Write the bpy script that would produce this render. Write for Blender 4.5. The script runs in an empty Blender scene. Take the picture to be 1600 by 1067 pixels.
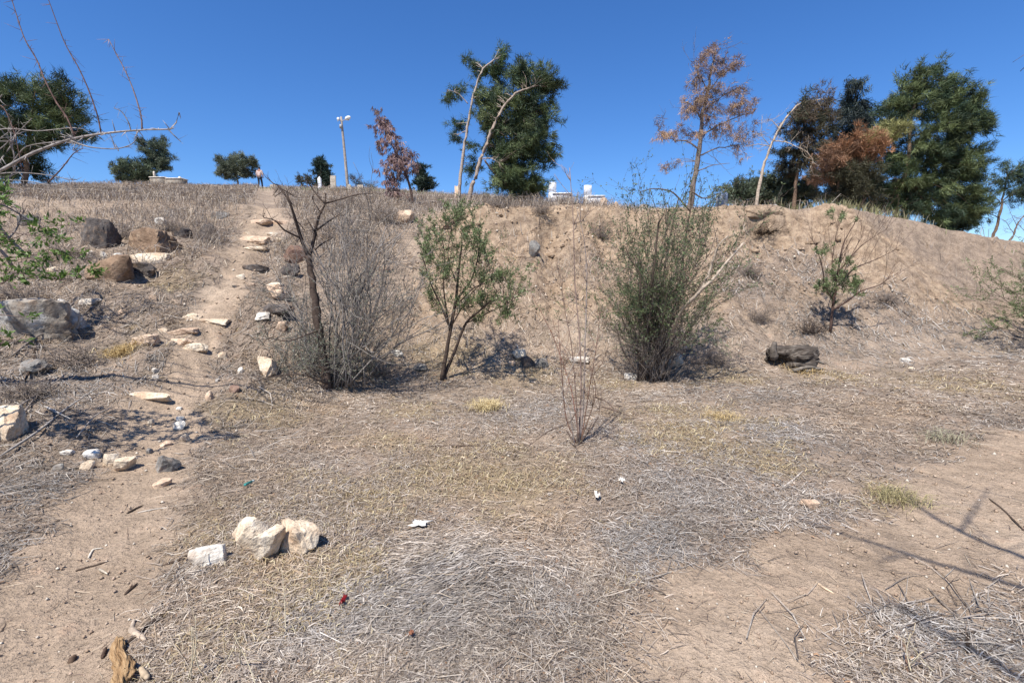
import bpy, math, random
import numpy as np
from mathutils import Vector
random.seed(7)
rng = np.random.default_rng(7)
scene = bpy.context.scene
C = scene.collection
# ------------------------------------------------------------------ camera, sky, sun, exposure
CAM_H = 1.6
PITCH = math.radians(6.6)
F = 800.0
cam_d = bpy.data.cameras.new('camera'); cam = bpy.data.objects.new('camera', cam_d); C.objects.link(cam)
cam.location = (0, 0, CAM_H); cam.rotation_euler = (math.radians(90) - PITCH, 0, 0)
cam_d.sensor_width = 36; cam_d.lens = 18.0; cam_d.clip_start = 0.05; cam_d.clip_end = 3000
scene.camera = cam
SUN_DIR = np.array([-0.30, -0.50, 0.93]); SUN_DIR /= np.linalg.norm(SUN_DIR)
elev = math.asin(SUN_DIR[2]); azim = math.atan2(SUN_DIR[0], SUN_DIR[1])
world = bpy.data.worlds.new('World'); scene.world = world; world.use_nodes = True
wn = world.node_tree.nodes; wl = world.node_tree.links
sky = wn.new('ShaderNodeTexSky'); sky.sky_type = 'NISHITA'; sky.sun_disc = False
sky.sun_elevation = elev; sky.sun_rotation = azim % (2 * math.pi)
sky.altitude = 0; sky.air_density = 1.0; sky.dust_density = 0.0; sky.ozone_density = 10
bg = wn['Background']; bg.inputs['Strength'].default_value = 0.084
hs = wn.new('ShaderNodeHueSaturation'); hs.inputs['Saturation'].default_value = 1.13; hs.inputs['Hue'].default_value = 0.506
wl.new(sky.outputs['Color'], hs.inputs['Color']); wl.new(hs.outputs['Color'], bg.inputs['Color'])
sun_d = bpy.data.lights.new('sun', 'SUN'); sun_d.energy = 4.0; sun_d.angle = math.radians(0.53); sun_d.color = (1.0, 0.96, 0.90)
sun = bpy.data.objects.new('sun', sun_d); C.objects.link(sun)
sun.rotation_euler = Vector(SUN_DIR).to_track_quat('Z', 'Y').to_euler()
scene.view_settings.view_transform = 'Standard'; scene.view_settings.look = 'None'
scene.view_settings.exposure = 0.95; scene.view_settings.gamma = 1.0; scene.view_settings.use_curve_mapping = False

# ------------------------------------------------------------------ noise
def _h(i, j, s):
    n = (i * 374761393 + j * 668265263 + s * 982451653) & 0xffffffff
    n = ((n ^ (n >> 13)) * 1274126177) & 0xffffffff
    return ((n ^ (n >> 16)) & 0xffff) / 65535.0
def vn(x, y, s=0):
    x = np.asarray(x, float); y = np.asarray(y, float)
    i = np.floor(x).astype(np.int64); j = np.floor(y).astype(np.int64)
    fx = x - i; fy = y - j
    fx = fx * fx * fx * (fx * (fx * 6 - 15) + 10); fy = fy * fy * fy * (fy * (fy * 6 - 15) + 10)
    a = _h(i, j, s); b = _h(i + 1, j, s); c = _h(i, j + 1, s); d = _h(i + 1, j + 1, s)
    return (a + (b - a) * fx + (c - a) * fy + (a - b - c + d) * fx * fy) * 2 - 1
def fbm(x, y, s=0, o=4, g=0.5):
    v = 0; a = 1.0; t = 0
    for k in range(o):
        v = v + a * vn(x * 2 ** k + 13.7 * k, y * 2 ** k - 7.3 * k, s + k); t += a; a *= g
    return v / t
def ss(a, b, x):
    t = np.clip((np.asarray(x, float) - a) / (b - a), 0, 1); return t * t * (3 - 2 * t)

# ------------------------------------------------------------------ view rays (used to read places off the photograph)
cp, sp = math.cos(PITCH), math.sin(PITCH)
def ray(px, py):
    dx = (px - 800) / F; dy = (533.5 - py) / F
    return np.array([dx, cp + dy * sp, -sp + dy * cp])
def P(px, py, d):
    r = ray(px, py); return np.array([0, 0, CAM_H]) + r * (d / r[1])

# ------------------------------------------------------------------ terrain height
FX = [-40, -8, -4.6, -3.4, -1.8, 0, 4, 7, 12, 40]; FY = [2.6, 3.9, 4.8, 5.9, 8.5, 9.2, 9.3, 9.7, 10.6, 13]
CX = [-40, -3, 0, 9, 15, 40]; CY = [14, 14, 13.7, 14, 15.3, 19]
HX = [-40, -10, -5, -2, 0, 8.6, 10.5, 12.6, 15, 40]; HY = [4.0, 3.75, 3.45, 3.5, 3.58, 3.6, 3.35, 2.95, 2.55, 1.5]
SKX = [-700, 0, 150, 330, 450, 560, 650, 750, 850, 950, 1050, 1200, 1300, 1400, 1500, 1600, 2200]
SKY_ = [300, 292, 287, 290, 294, 296, 300, 309, 316, 324, 333, 345, 355, 365, 380, 395, 410]
SU = [(a - 800) / F for a in SKX]; SZ = [P(a, b, 48)[2] for a, b in zip(SKX, SKY_)]
def smin(a, b, k):
    h = np.clip(0.5 + 0.5 * (b - a) / k, 0, 1); return b + (a - b) * h - k * h * (1 - h)
def Z0(x, y):
    x = np.asarray(x, float); y = np.asarray(y, float)
    foot = np.interp(x, FX, FY) + 0.35 * vn(x * 0.5, y * 0.0 + 3, 11)
    u = x / np.maximum(y, 6.0)
    hx = np.where(y > 14, u * 14, x)
    crest = np.interp(hx, CX, CY) + 0.25 * vn(hx * 0.8, 0 * y, 12)
    h = np.interp(hx, HX, HY) + 0.06 * vn(hx * 1.3, 0 * y, 14)
    t = (y - foot) / (crest - foot)
    w = 0.2
    tt = np.where(t < -w, 0, np.where(t > w, t, (t + w) ** 2 / (4 * w)))
    mid = ss(-1.8, -0.6, x) * (1 - ss(7.2, 8.6, x))
    scarp = 0.10 + 0.05 * vn(x * 2.2, 0 * y, 15)
    tt = tt + mid * (scarp * ss(0.88, 0.93, t) - scarp * ss(0.1, 0.8, t) * 0.9)
    face = h * tt
    yp = np.where(y < 52, y, 52 + 6 * (1 - np.exp(-(y - 52) / 30)))
    plat = h + (np.interp(u, SU, SZ) - h) * (yp - crest) / (48 - crest)
    z = np.where(y > crest - 4, smin(face, plat, 0.10), face)
    z = np.where(y > crest + 3, plat, z)
    z = z + 0.045 * np.logaddexp(0, (x - 4.5) * 1.2) / 1.2 * ss(2, 9, y) * (1 - ss(10, 14, y))
    onface = ss(-0.1, 0.25, t) * (1 - ss(0.95, 1.1, t))
    left = 1 - ss(-4.5, -2.5, x)
    z = z + 0.05 * fbm(x * 0.45, y * 0.45, 21, 3) + 0.02 * fbm(x * 1.9, y * 1.9, 25, 3)
    z = z + onface * (0.13 * fbm(x * 1.0 + 0.4 * y, y * 0.45, 31, 3) + 0.10 * fbm(x * 2.6, y * 2.0, 35, 3))
    z = z + left * onface * 0.16 * fbm(x * 0.7, y * 0.7, 41, 3)
    z = z + ss(14.5, 20, y) * 0.10 * fbm(x * 0.35, y * 0.35, 45, 3)
    return z
PIT = []   # hollows dug under the crest (x, y, radius, depth)
PATH = None
def Z(x, y):
    z = Z0(x, y)
    for (a, b, r, dp) in PIT:
        z = z - dp * np.exp(-(((x - a) / r) ** 2 + ((y - b) / (r * 0.8)) ** 2) ** 4)
    if PATH is not None:
        z = z - 0.05 * np.exp(-(pdist(x, y, PATH) / 0.4) ** 2)
    return z
def G(px, py, dmax=75):
    r = ray(px, py); d = np.geomspace(1.1, dmax, 700)
    k = d / r[1]; x = r[0] * k; z = CAM_H + r[2] * k
    df = z - Z(x, d); i = np.argmax(df < 0)
    if i == 0: return P(px, py, 48)
    t = df[i - 1] / (df[i - 1] - df[i]); dd = d[i - 1] + (d[i] - d[i - 1]) * t
    p = P(px, py, dd); p[2] = float(Z(p[0], p[1])); return p
def on(px, d):
    x = ray(px, 320)[0] / ray(px, 320)[1] * d; return np.array([x, d, float(Z(x, d))])
def pdist(x, y, pts):
    x = np.asarray(x, float); y = np.asarray(y, float); best = np.full(np.broadcast(x, y).shape, 1e9)
    for (a, b) in zip(pts[:-1], pts[1:]):
        vx, vy = b[0] - a[0], b[1] - a[1]; L = vx * vx + vy * vy
        t = np.clip(((x - a[0]) * vx + (y - a[1]) * vy) / L, 0, 1)
        best = np.minimum(best, np.hypot(x - a[0] - t * vx, y - a[1] - t * vy))
    return best
def inpoly(x, y, poly):
    x = np.asarray(x, float); y = np.asarray(y, float); ins = np.zeros(x.shape, bool); n = len(poly)
    for i in range(n):
        a = poly[i]; b = poly[(i + 1) % n]
        if a[1] == b[1]: continue
        c = ((a[1] > y) != (b[1] > y)) & (x < (b[0] - a[0]) * (y - a[1]) / (b[1] - a[1]) + a[0]); ins ^= c
    return ins
def sdf(x, y, poly):
    d = pdist(x, y, poly + [poly[0]]); return np.where(inpoly(x, y, poly), -d, d)
_p = G(1190, 348); PIT.append((_p[0], _p[1] - .05, 0.36, 0.75))
_p = G(1478, 384); PIT.append((_p[0], _p[1], 0.25, 0.2))
PATH_PTS = [tuple(G(a, b)[:2]) for a, b in [(60, 1066), (105, 960), (165, 850), (212, 740), (250, 650), (285, 580), (318, 520), (345, 465), (370, 415), (400, 365), (415, 342)]]
PATH_PTS = [(-1.9, 0.4), (-1.7, 1.4)] + PATH_PTS + [tuple(on(420, 20)[:2]), tuple(on(415, 45)[:2])]
PATH = PATH_PTS
BARE = [tuple(G(a, b)[:2]) for a, b in [(880, 1060), (985, 930), (1090, 868), (1240, 822), (1390, 765), (1480, 715), (1590, 665), (1700, 640), (1900, 690), (1700, 860), (1500, 905), (1420, 960), (1330, 1060)]]
BARE = BARE + [(1.3, 1.2), (0.6, 1.0), (0.3, 1.3)]
BARE2 = [tuple(G(a, b)[:2]) for a, b in [(0, 900), (90, 880), (190, 930), (200, 1000), (150, 1066)]] + [(-1.4, 0.8), (-2.6, 0.8)]
YELLOW = [(G(a, b), r) for a, b, r in [(700, 735, 1.0), (560, 780, .7), (800, 770, .6), (1090, 680, .8), (290, 850, .35), (520, 900, .45), (760, 630, .3), (400, 640, .6), (450, 870, .4),
          (820, 590, .7), (1300, 590, .6), (1480, 600, .9), (1400, 770, .25), (650, 640, .5), (1080, 650, .7), (190, 550, .4), (700, 560, .9), (1130, 590, .6), (950, 600, .5), (1200, 720, .4), (600, 690, .4), (270, 440, .5)]]
GREY = [(G(a, b), r) for a, b, r in [(960, 680, .8), (1150, 620, 1.2), (850, 640, .7), (680, 890, .5), (800, 920, .6), (1100, 760, .8), (1220, 690, .9), (640, 960, .5), (1500, 980, .5), (1000, 840, .4), (560, 960, .4), (100, 590, 1.2), (80, 760, .8), (30, 850, .4), (1250, 430, 1.0), (1180, 450, 1.1), (1260, 500, 1.2), (1400, 500, 1.2), (1530, 460, 1.2), (1350, 540, 1.5), (1550, 540, 1.5)]]
def masks(x, y):
    """litter, yellow, bank, path cover of the ground at x, y"""
    n1 = fbm(x * 0.9, y * 0.9, 51, 4); n2 = fbm(x * 3.1, y * 3.1, 55, 4)
    foot = np.interp(x, FX, FY); crest = np.interp(np.where(y > 14, x / np.maximum(y, 6) * 14, x), CX, CY)
    pd = pdist(x, y, PATH_PTS) + 0.16 * n2 + 0.08 * n1
    pw = np.interp(y, [1.5, 3, 5, 7, 20], [.42, .40, .36, .29, .3])
    path = 1 - ss(pw - 0.14, pw + 0.14, pd)
    bare = 1 - ss(-0.2, 0.22, sdf(x, y, BARE) + 0.3 * n2 + 0.2 * n1)
    bare = np.maximum(bare, 1 - ss(-0.15, 0.15, sdf(x, y, BARE2) + 0.15 * n2))
    path = np.maximum(path, bare)
    bank = ss(0.0, 0.9, y - foot - 0.5 + 0.5 * n1) * (1 - ss(-0.1, 0.5, y - crest + 0.15 * n2))
    bank = bank * ss(-2.6, -1.6, x + 0.3 * n1)
    patch = ss(0.0, 0.35, n1 + 0.45 * n2)
    grey = np.zeros(np.broadcast(x, y).shape)
    for g, r in GREY: grey = np.maximum(grey, np.exp(-(((x - g[0]) ** 2 + (y - g[1]) ** 2) / (r * r))))
    yel = np.zeros(np.broadcast(x, y).shape)
    for g, r in YELLOW: yel = np.maximum(yel, np.exp(-(((x - g[0]) ** 2 + (y - g[1]) ** 2) / (r * r))))
    yel = np.clip(yel + 0.6 * n2 - 0.1, 0, 1) * (1 - bank) * (1 - path)
    yel = np.where(yel > 0.15, yel, 0)
    cover = np.clip(0.75 + 0.5 * n2 + 0.35 * n1, 0, 1)
    lit = cover * (1 - path) * (1 - bank) + bank * patch * .5 * (1 - ss(-2.0, -.8, y - crest))
    lit = np.maximum(lit, (1 - ss(-3.0, -1.6, x)) * ss(1.5, 2.5, y) * (1 - path) * np.clip(.8 + .4 * n2, 0, 1) * (1 - ss(8, 10, y)))
    lit = np.maximum(lit, np.clip(grey + 0.5 * n2, 0, 1) * (1 - path) * 0.95)
    return lit, yel, bank, path

# ------------------------------------------------------------------ materials
def lin(r, g, b):
    f = lambda v: (v / 255 / 12.92) if v / 255 <= 0.04045 else ((v / 255 + 0.055) / 1.055) ** 2.4
    return np.array([f(r), f(g), f(b)])
def new_mat(name, rough=0.9, spec=0.2):
    m = bpy.data.materials.new(name); m.use_nodes = True; b = m.node_tree.nodes['Principled BSDF']
    b.inputs['Roughness'].default_value = rough; b.inputs['Specular IOR Level'].default_value = spec
    return m, m.node_tree.nodes, m.node_tree.links, b
def noise_node(n, l, scale, detail=4, coord=None, rough=0.55):
    t = n.new('ShaderNodeTexNoise'); t.inputs['Scale'].default_value = scale; t.inputs['Detail'].default_value = detail; t.inputs['Roughness'].default_value = rough
    if coord is not None: l.new(coord, t.inputs['Vector'])
    return t
def mix_col(n, l, fac, a, b, mode='MIX'):
    m = n.new('ShaderNodeMix'); m.data_type = 'RGBA'; m.blend_type = mode
    for s, v in ((m.inputs[0], fac), (m.inputs[6], a), (m.inputs[7], b)):
        if isinstance(v, bpy.types.NodeSocket): l.new(v, s)
        elif isinstance(v, (int, float)): s.default_value = v
        else: s.default_value = (*[float(q) for q in v[:3]], 1)
    return m.outputs[2]
def ramp(n, l, fac, stops):
    r = n.new('ShaderNodeValToRGB'); e = r.color_ramp.elements
    while len(e) < len(stops): e.new(0.5)
    for k, (p, c) in enumerate(stops): e[k].position = p; e[k].color = (*[float(q) for q in c], 1) if hasattr(c, '__len__') else (c, c, c, 1)
    l.new(fac, r.inputs[0]); return r.outputs[0]
def math_n(n, l, op, a, b=0.0):
    m = n.new('ShaderNodeMath'); m.operation = op
    for s, v in ((m.inputs[0], a), (m.inputs[1], b)):
        if isinstance(v, bpy.types.NodeSocket): l.new(v, s)
        else: s.default_value = v
    return m.outputs[0]
def bump(n, l, b, h, strength=0.5, dist=0.02, prev=None):
    k = n.new('ShaderNodeBump'); k.inputs['Strength'].default_value = strength; k.inputs['Distance'].default_value = dist
    l.new(h, k.inputs['Height'])
    if prev is not None: l.new(prev, k.inputs['Normal'])
    if b is not None: l.new(k.outputs[0], b.inputs['Normal'])
    return k.outputs[0]
def vc_mat(name, rough=0.85, trans=0.0, spec=0.15, sc=0):
    m, n, l, b = new_mat(name, rough, spec)
    a = n.new('ShaderNodeAttribute'); a.attribute_name = 'Col'; col = a.outputs['Color']
    if sc:
        g = n.new('ShaderNodeNewGeometry'); t = noise_node(n, l, sc, 5, g.outputs['Position'])
        col = mix_col(n, l, 1.0, col, ramp(n, l, t.outputs[0], [(0.3, 0.55), (0.7, 1.25)]), 'MULTIPLY')
        bump(n, l, b, t.outputs[0], 0.6, 0.01)
    l.new(col, b.inputs['Base Color'])
    if trans:
        tr = n.new('ShaderNodeBsdfTranslucent'); l.new(col, tr.inputs['Color'])
        mx = n.new('ShaderNodeMixShader'); mx.inputs[0].default_value = trans
        out = n['Material Output']; l.new(b.outputs[0], mx.inputs[1]); l.new(tr.outputs[0], mx.inputs[2]); l.new(mx.outputs[0], out.inputs[0])
    return m
M_STRAW = vc_mat('dry_straw', 0.8, 0.12)
M_LEAF = vc_mat('leaf', 0.55, 0.3, 0.35)
M_NEEDLE = vc_mat('pine_needles', 0.6, 0.15, 0.3)
M_BARK = vc_mat('bark', 0.95, 0.0, 0.1, 28)
def stone_mat(name, c1, c2, c3, sc=4.0):
    m, n, l, b = new_mat(name, 0.92, 0.15)
    tc = n.new('ShaderNodeTexCoord'); oi = n.new('ShaderNodeObjectInfo')
    va = n.new('ShaderNodeVectorMath'); va.operation = 'ADD'; l.new(tc.outputs['Object'], va.inputs[0])
    cm = n.new('ShaderNodeCombineXYZ'); mm = math_n(n, l, 'MULTIPLY', oi.outputs['Random'], 40.0); l.new(mm, cm.inputs[0]); l.new(cm.outputs[0], va.inputs[1])
    v = va.outputs[0]
    t = noise_node(n, l, sc, 6, v, 0.62); t2 = noise_node(n, l, sc * 7, 5, v, 0.6)
    col = ramp(n, l, t.outputs[0], [(0.32, c1), (0.52, c2), (0.72, c3)])
    col = mix_col(n, l, 1.0, col, ramp(n, l, t2.outputs[0], [(0.3, 0.62), (0.62, 1.12)]), 'MULTIPLY')
    vo = n.new('ShaderNodeTexVoronoi'); vo.inputs['Scale'].default_value = sc * 9; l.new(v, vo.inputs['Vector'])
    col = mix_col(n, l, 1.0, col, ramp(n, l, vo.outputs[0], [(0.04, 0.6), (0.16, 1.0)]), 'MULTIPLY')
    st_ = noise_node(n, l, sc * 1.7, 5, v, .7); col = mix_col(n, l, ramp(n, l, st_.outputs[0], [(.5, 0.0), (.68, .55)]), col, lin(150, 124, 100))
    l.new(col, b.inputs['Base Color'])
    nm = bump(n, l, None, t2.outputs[0], 0.7, 0.02); bump(n, l, b, t.outputs[0], 0.6, 0.05, nm)
    return m
M_CREAM = stone_mat('cream_limestone', lin(188, 160, 132), lin(212, 194, 168), lin(228, 216, 196), 5)
M_WHITE = stone_mat('whitish_limestone', lin(185, 172, 155), lin(214, 206, 192), lin(232, 228, 220), 5)
M_GREY = stone_mat('grey_stone', lin(95, 92, 88), lin(130, 126, 120), lin(165, 160, 150), 4)
M_LICHEN = stone_mat('lichen_grey_stone', lin(118, 104, 90), lin(148, 140, 128), lin(205, 204, 198), 3.0)
M_DARK = stone_mat('dark_basalt', lin(62, 56, 52), lin(88, 82, 78), lin(122, 114, 106), 5)
M_BROWN = stone_mat('brown_stone', lin(98, 78, 62), lin(132, 110, 90), lin(160, 140, 118), 4)
M_RED = stone_mat('reddish_stone', lin(92, 70, 60), lin(116, 92, 80), lin(138, 114, 100), 6)
M_PINK = stone_mat('pinkish_stone', lin(178, 150, 126), lin(200, 174, 148), lin(214, 192, 168), 6)
M_MARBLE = stone_mat('white_marble', lin(205, 208, 212), lin(222, 225, 228), lin(235, 236, 238), 1.5)
M_CONC = stone_mat('weathered_concrete', lin(128, 118, 106), lin(150, 142, 130), lin(170, 162, 150), 3)
def plain(name, c, rough=0.6, spec=0.4, sc=12):
    m, n, l, b = new_mat(name, rough, spec); tc = n.new('ShaderNodeTexCoord'); t = noise_node(n, l, sc, 4, tc.outputs['Object'])
    c = np.array(c); l.new(ramp(n, l, t.outputs[0], [(0.3, c * 0.75), (0.7, np.minimum(c * 1.15, 1))]), b.inputs['Base Color']); return m

def ground_mat():
    m, n, l, b = new_mat('dry_earth', 0.97, 0.05)
    g = n.new('ShaderNodeNewGeometry'); pos = g.outputs['Position']
    at = n.new('ShaderNodeAttribute'); at.attribute_name = 'mask'
    sep = n.new('ShaderNodeSeparateColor'); l.new(at.outputs['Color'], sep.inputs[0])
    L, Y, B = sep.outputs[0], sep.outputs[1], sep.outputs[2]
    nA = noise_node(n, l, 0.55, 5, pos, 0.6); nB = noise_node(n, l, 5, 6, pos, 0.65); nC = noise_node(n, l, 38, 5, pos, 0.65); nD = noise_node(n, l, 150, 3, pos, 0.6)
    dirt = ramp(n, l, nA.outputs[0], [(0.3, lin(160, 140, 119)), (0.5, lin(174, 153, 131)), (0.7, lin(187, 167, 145))])
    bank = ramp(n, l, nB.outputs[0], [(0.3, lin(138, 117, 97)), (0.5, lin(161, 139, 116)), (0.7, lin(180, 159, 134))])
    col = mix_col(n, l, B, dirt, bank)
    lit = ramp(n, l, nC.outputs[0], [(0.3, lin(104, 92, 81)), (0.5, lin(132, 118, 106)), (0.7, lin(154, 141, 128))])
    litf = math_n(n, l, 'MULTIPLY', L, 0.8)
    col = mix_col(n, l, litf, col, lit)
    yel = ramp(n, l, nC.outputs[0], [(0.3, lin(122, 104, 78)), (0.6, lin(164, 145, 112))])
    col = mix_col(n, l, math_n(n, l, 'MULTIPLY', Y, 0.6), col, yel)
    rst = ramp(n, l, nB.outputs[0], [(0.6, 0.0), (0.74, 0.25)])
    col = mix_col(n, l, rst, col, lin(160, 116, 90))
    col = mix_col(n, l, 1.0, col, ramp(n, l, nB.outputs[0], [(0.28, 0.74), (0.55, 1.0), (0.75, 1.1)]), 'MULTIPLY')
    col = mix_col(n, l, 1.0, col, ramp(n, l, nC.outputs[0], [(0.28, 0.66), (0.5, 1.0), (0.75, 1.12)]), 'MULTIPLY')
    vo = n.new('ShaderNodeTexVoronoi'); vo.inputs['Scale'].default_value = 26; l.new(pos, vo.inputs['Vector'])
    sp_ = ramp(n, l, vo.outputs[0], [(0.05, 1.0), (0.10, 0.0)])
    col = mix_col(n, l, math_n(n, l, 'MULTIPLY', sp_, 0.35), col, lin(205, 188, 165))
    l.new(col, b.inputs['Base Color'])
    b1 = bump(n, l, None, nB.outputs[0], 0.9, 0.10); b2 = bump(n, l, None, nC.outputs[0], 0.9, 0.025, b1); bump(n, l, b, nD.outputs[0], 0.6, 0.006, b2)
    return m

# ------------------------------------------------------------------ mesh helpers
def np_mesh(name, V, faces, mat, col=None, smooth=False, uvname='Col'):
    """V (n,3); faces: list of int arrays (k,3) or (k,4)"""
    me = bpy.data.meshes.new(name); V = np.asarray(V, np.float32)
    me.vertices.add(len(V)); me.vertices.foreach_set('co', V.ravel())
    faces = [f for f in faces if len(f)]
    li = np.concatenate([f.ravel() for f in faces]).astype(np.int32)
    tot = np.concatenate([np.full(len(f), f.shape[1], np.int32) for f in faces]); st = np.concatenate([[0], np.cumsum(tot)[:-1]]).astype(np.int32)
    me.loops.add(len(li)); me.loops.foreach_set('vertex_index', li)
    me.polygons.add(len(tot)); me.polygons.foreach_set('loop_start', st); me.polygons.foreach_set('loop_total', tot)
    if smooth: me.polygons.foreach_set('use_smooth', np.ones(len(tot), bool))
    me.update(calc_edges=True)
    if col is not None:
        a = me.color_attributes.new(uvname, 'FLOAT_COLOR', 'POINT'); c4 = np.ones((len(V), 4), np.float32); c4[:, :3] = col; a.data.foreach_set('color', c4.ravel())
    me.materials.append(mat); me.validate(); return me
def link(name, me, parent=None, loc=None, **kw):
    o = bpy.data.objects.new(name, me); C.objects.link(o)
    if parent is not None: o.parent = parent
    if loc is not None: o.location = [float(v) for v in loc]
    for k, v in kw.items(): o[k] = v
    return o
def thing(name, label, cat, loc, group=None):
    o = bpy.data.objects.new(name, None); C.objects.link(o); o.location = [float(v) for v in loc]; o.empty_display_size = 0.2
    o['label'] = label; o['category'] = cat
    if group: o['group'] = group
    return o
class MB:
    """collects tubes, blades and boxes into one mesh"""
    def __init__(s): s.V = []; s.Q = []; s.T = []; s.c = []; s.n = 0
    def add(s, V, Q=None, T=None, col=(0.3, 0.3, 0.3)):
        V = np.asarray(V, float)
        if Q is not None and len(Q): s.Q.append(np.asarray(Q) + s.n)
        if T is not None and len(T): s.T.append(np.asarray(T) + s.n)
        s.V.append(V); c = np.asarray(col, float); s.c.append(np.broadcast_to(c, (len(V), 3)) if c.ndim == 1 else c); s.n += len(V)
    def tube(s, pts, rad, n=5, col=(0.3, 0.3, 0.3), jit=0.0):
        pts = np.asarray(pts, float); k = len(pts)
        rad = np.broadcast_to(np.asarray(rad, float), (k,)) if np.ndim(rad) else np.full(k, rad)
        t = np.gradient(pts, axis=0); t /= np.linalg.norm(t, axis=1, keepdims=True) + 1e-9
        a = np.cross(t, [0.31, 0.17, 0.93]); bad = np.linalg.norm(a, axis=1) < 0.2
        a[bad] = np.cross(t[bad], [1, 0, 0]); a /= np.linalg.norm(a, axis=1, keepdims=True) + 1e-9
        b = np.cross(t, a); th = np.arange(n) * 2 * math.pi / n
        R = rad[:, None, None]
        if jit: R = R * (1 + jit * rng.uniform(-1, 1, (k, n, 1)))
        V = pts[:, None, :] + R * (a[:, None, :] * np.cos(th)[None, :, None] + b[:, None, :] * np.sin(th)[None, :, None])
        V = V.reshape(-1, 3); i = np.arange(k - 1)[:, None] * n; j = np.arange(n)[None, :]; j2 = (j + 1) % n
        Q = np.stack([i + j, i + j2, i + n + j2, i + n + j], -1).reshape(-1, 4)
        e = len(V); V = np.concatenate([V, [pts[-1]], [pts[0]]]); jj = np.arange(n)
        T = np.stack([(k - 1) * n + jj, (k - 1) * n + (jj + 1) % n, np.full(n, e)], -1)
        T2 = np.stack([(jj + 1) % n, jj, np.full(n, e + 1)], -1)
        s.add(V, Q, np.concatenate([T, T2]), col)
    def box(s, lo, hi, col=(0.3, 0.3, 0.3), bev=0.0):
        x0, y0, z0 = lo; x1, y1, z1 = hi; b = bev
        V = [(x0, y0, z0), (x1, y0, z0), (x1, y1, z0), (x0, y1, z0), (x0, y0, z1 - b), (x1, y0, z1 - b), (x1, y1, z1 - b), (x0, y1, z1 - b)]
        Q = [(0, 3, 2, 1), (0, 1, 5, 4), (1, 2, 6, 5), (2, 3, 7, 6), (3, 0, 4, 7)]
        if b:
            V += [(x0 + b, y0 + b, z1), (x1 - b, y0 + b, z1), (x1 - b, y1 - b, z1), (x0 + b, y1 - b, z1)]
            Q += [(4, 5, 9, 8), (5, 6, 10, 9), (6, 7, 11, 10), (7, 4, 8, 11), (8, 9, 10, 11)]
        else: Q += [(4, 5, 6, 7)]
        s.add(V, Q, None, col)
    def build(s, name, mat, parent=None, smooth=True, **kw):
        if not s.V: return None
        V = np.concatenate(s.V)
        if parent is not None: V = V - np.array(parent.location)
        fs = []
        if s.Q: fs.append(np.concatenate(s.Q))
        if s.T: fs.append(np.concatenate(s.T))
        return link(name, np_mesh(name, V, fs, mat, np.concatenate(s.c), smooth), parent, **kw)
def unit(v): v = np.asarray(v, float); return v / (np.linalg.norm(v, axis=-1, keepdims=True) + 1e-9)
def ribbons(mb, A, B, Cc, w, col):
    """N bent blades through A, B, Cc with width w"""
    N = len(A); side = unit(np.cross(Cc - A, rng.normal(size=(N, 3)) * 0.35 + [0, 0, 1])) * (w[:, None] / 2)
    V = np.stack([A - side, A + side, B - side, B + side, Cc - side * 0.4, Cc + side * 0.4], 1).reshape(-1, 3)
    i = np.arange(N)[:, None] * 6
    Q = np.concatenate([i + [0, 1, 3, 2], i + [2, 3, 5, 4]]); mb.add(V, Q, None, np.repeat(col, 6, 0))
def needles(mb, cen, axis, M, L, w, spread, col, droop=0.0):
    K = len(cen); c = np.repeat(cen, M, 0); a = np.repeat(axis, M, 0); N = K * M
    d = unit(a + spread * rng.normal(size=(N, 3)) + [0, 0, -droop])
    ll = L * rng.uniform(0.6, 1.2, (N, 1)); c = c + rng.normal(size=(N, 3)) * L * 0.22
    sd = unit(np.cross(d, rng.normal(size=(N, 3)))) * w * rng.uniform(0.6, 1.2, (N, 1))
    V = np.stack([c - sd * .5, c + sd * .5, c + d * ll], 1).reshape(-1, 3)
    T = np.arange(N * 3).reshape(-1, 3); cc = np.repeat(col, M, 0) * rng.uniform(0.8, 1.2, (N, 1)); mb.add(V, None, T, np.repeat(cc, 3, 0))
def leaves(mb, cen, axis, L, w, col, spread=0.7):
    N = len(cen); d = unit(axis + spread * rng.normal(size=(N, 3))); ll = L * rng.uniform(0.6, 1.25, (N, 1))
    sd = unit(np.cross(d, rng.normal(size=(N, 3)))); up = np.cross(sd, d); sd = sd * w * rng.uniform(0.7, 1.2, (N, 1)) * .5
    V = np.stack([cen, cen + d * ll * .45 + sd + up * ll * .06, cen + d * ll, cen + d * ll * .45 - sd + up * ll * .06], 1).reshape(-1, 3)
    mb.add(V, np.arange(N * 4).reshape(-1, 4), None, np.repeat(col, 4, 0))
def spline(pts, n):
    pts = np.asarray(pts, float); k = len(pts)
    if k < 3:
        t = np.linspace(0, 1, n)[:, None]; return pts[0] * (1 - t) + pts[-1] * t
    d = np.concatenate([[0], np.cumsum(np.linalg.norm(np.diff(pts, axis=0), axis=1))]); d /= d[-1]
    t = np.linspace(0, 1, n); i = np.clip(np.searchsorted(d, t, side='right') - 1, 0, k - 2); u = ((t - d[i]) / (d[i + 1] - d[i]))[:, None]
    m = np.gradient(pts, axis=0)
    p0, p1, m0, m1 = pts[i], pts[i + 1], m[i], m[i + 1]
    return (2 * u ** 3 - 3 * u ** 2 + 1) * p0 + (u ** 3 - 2 * u ** 2 + u) * m0 * 0.8 + (-2 * u ** 3 + 3 * u ** 2) * p1 + (u ** 3 - u ** 2) * m1 * 0.8

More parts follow.
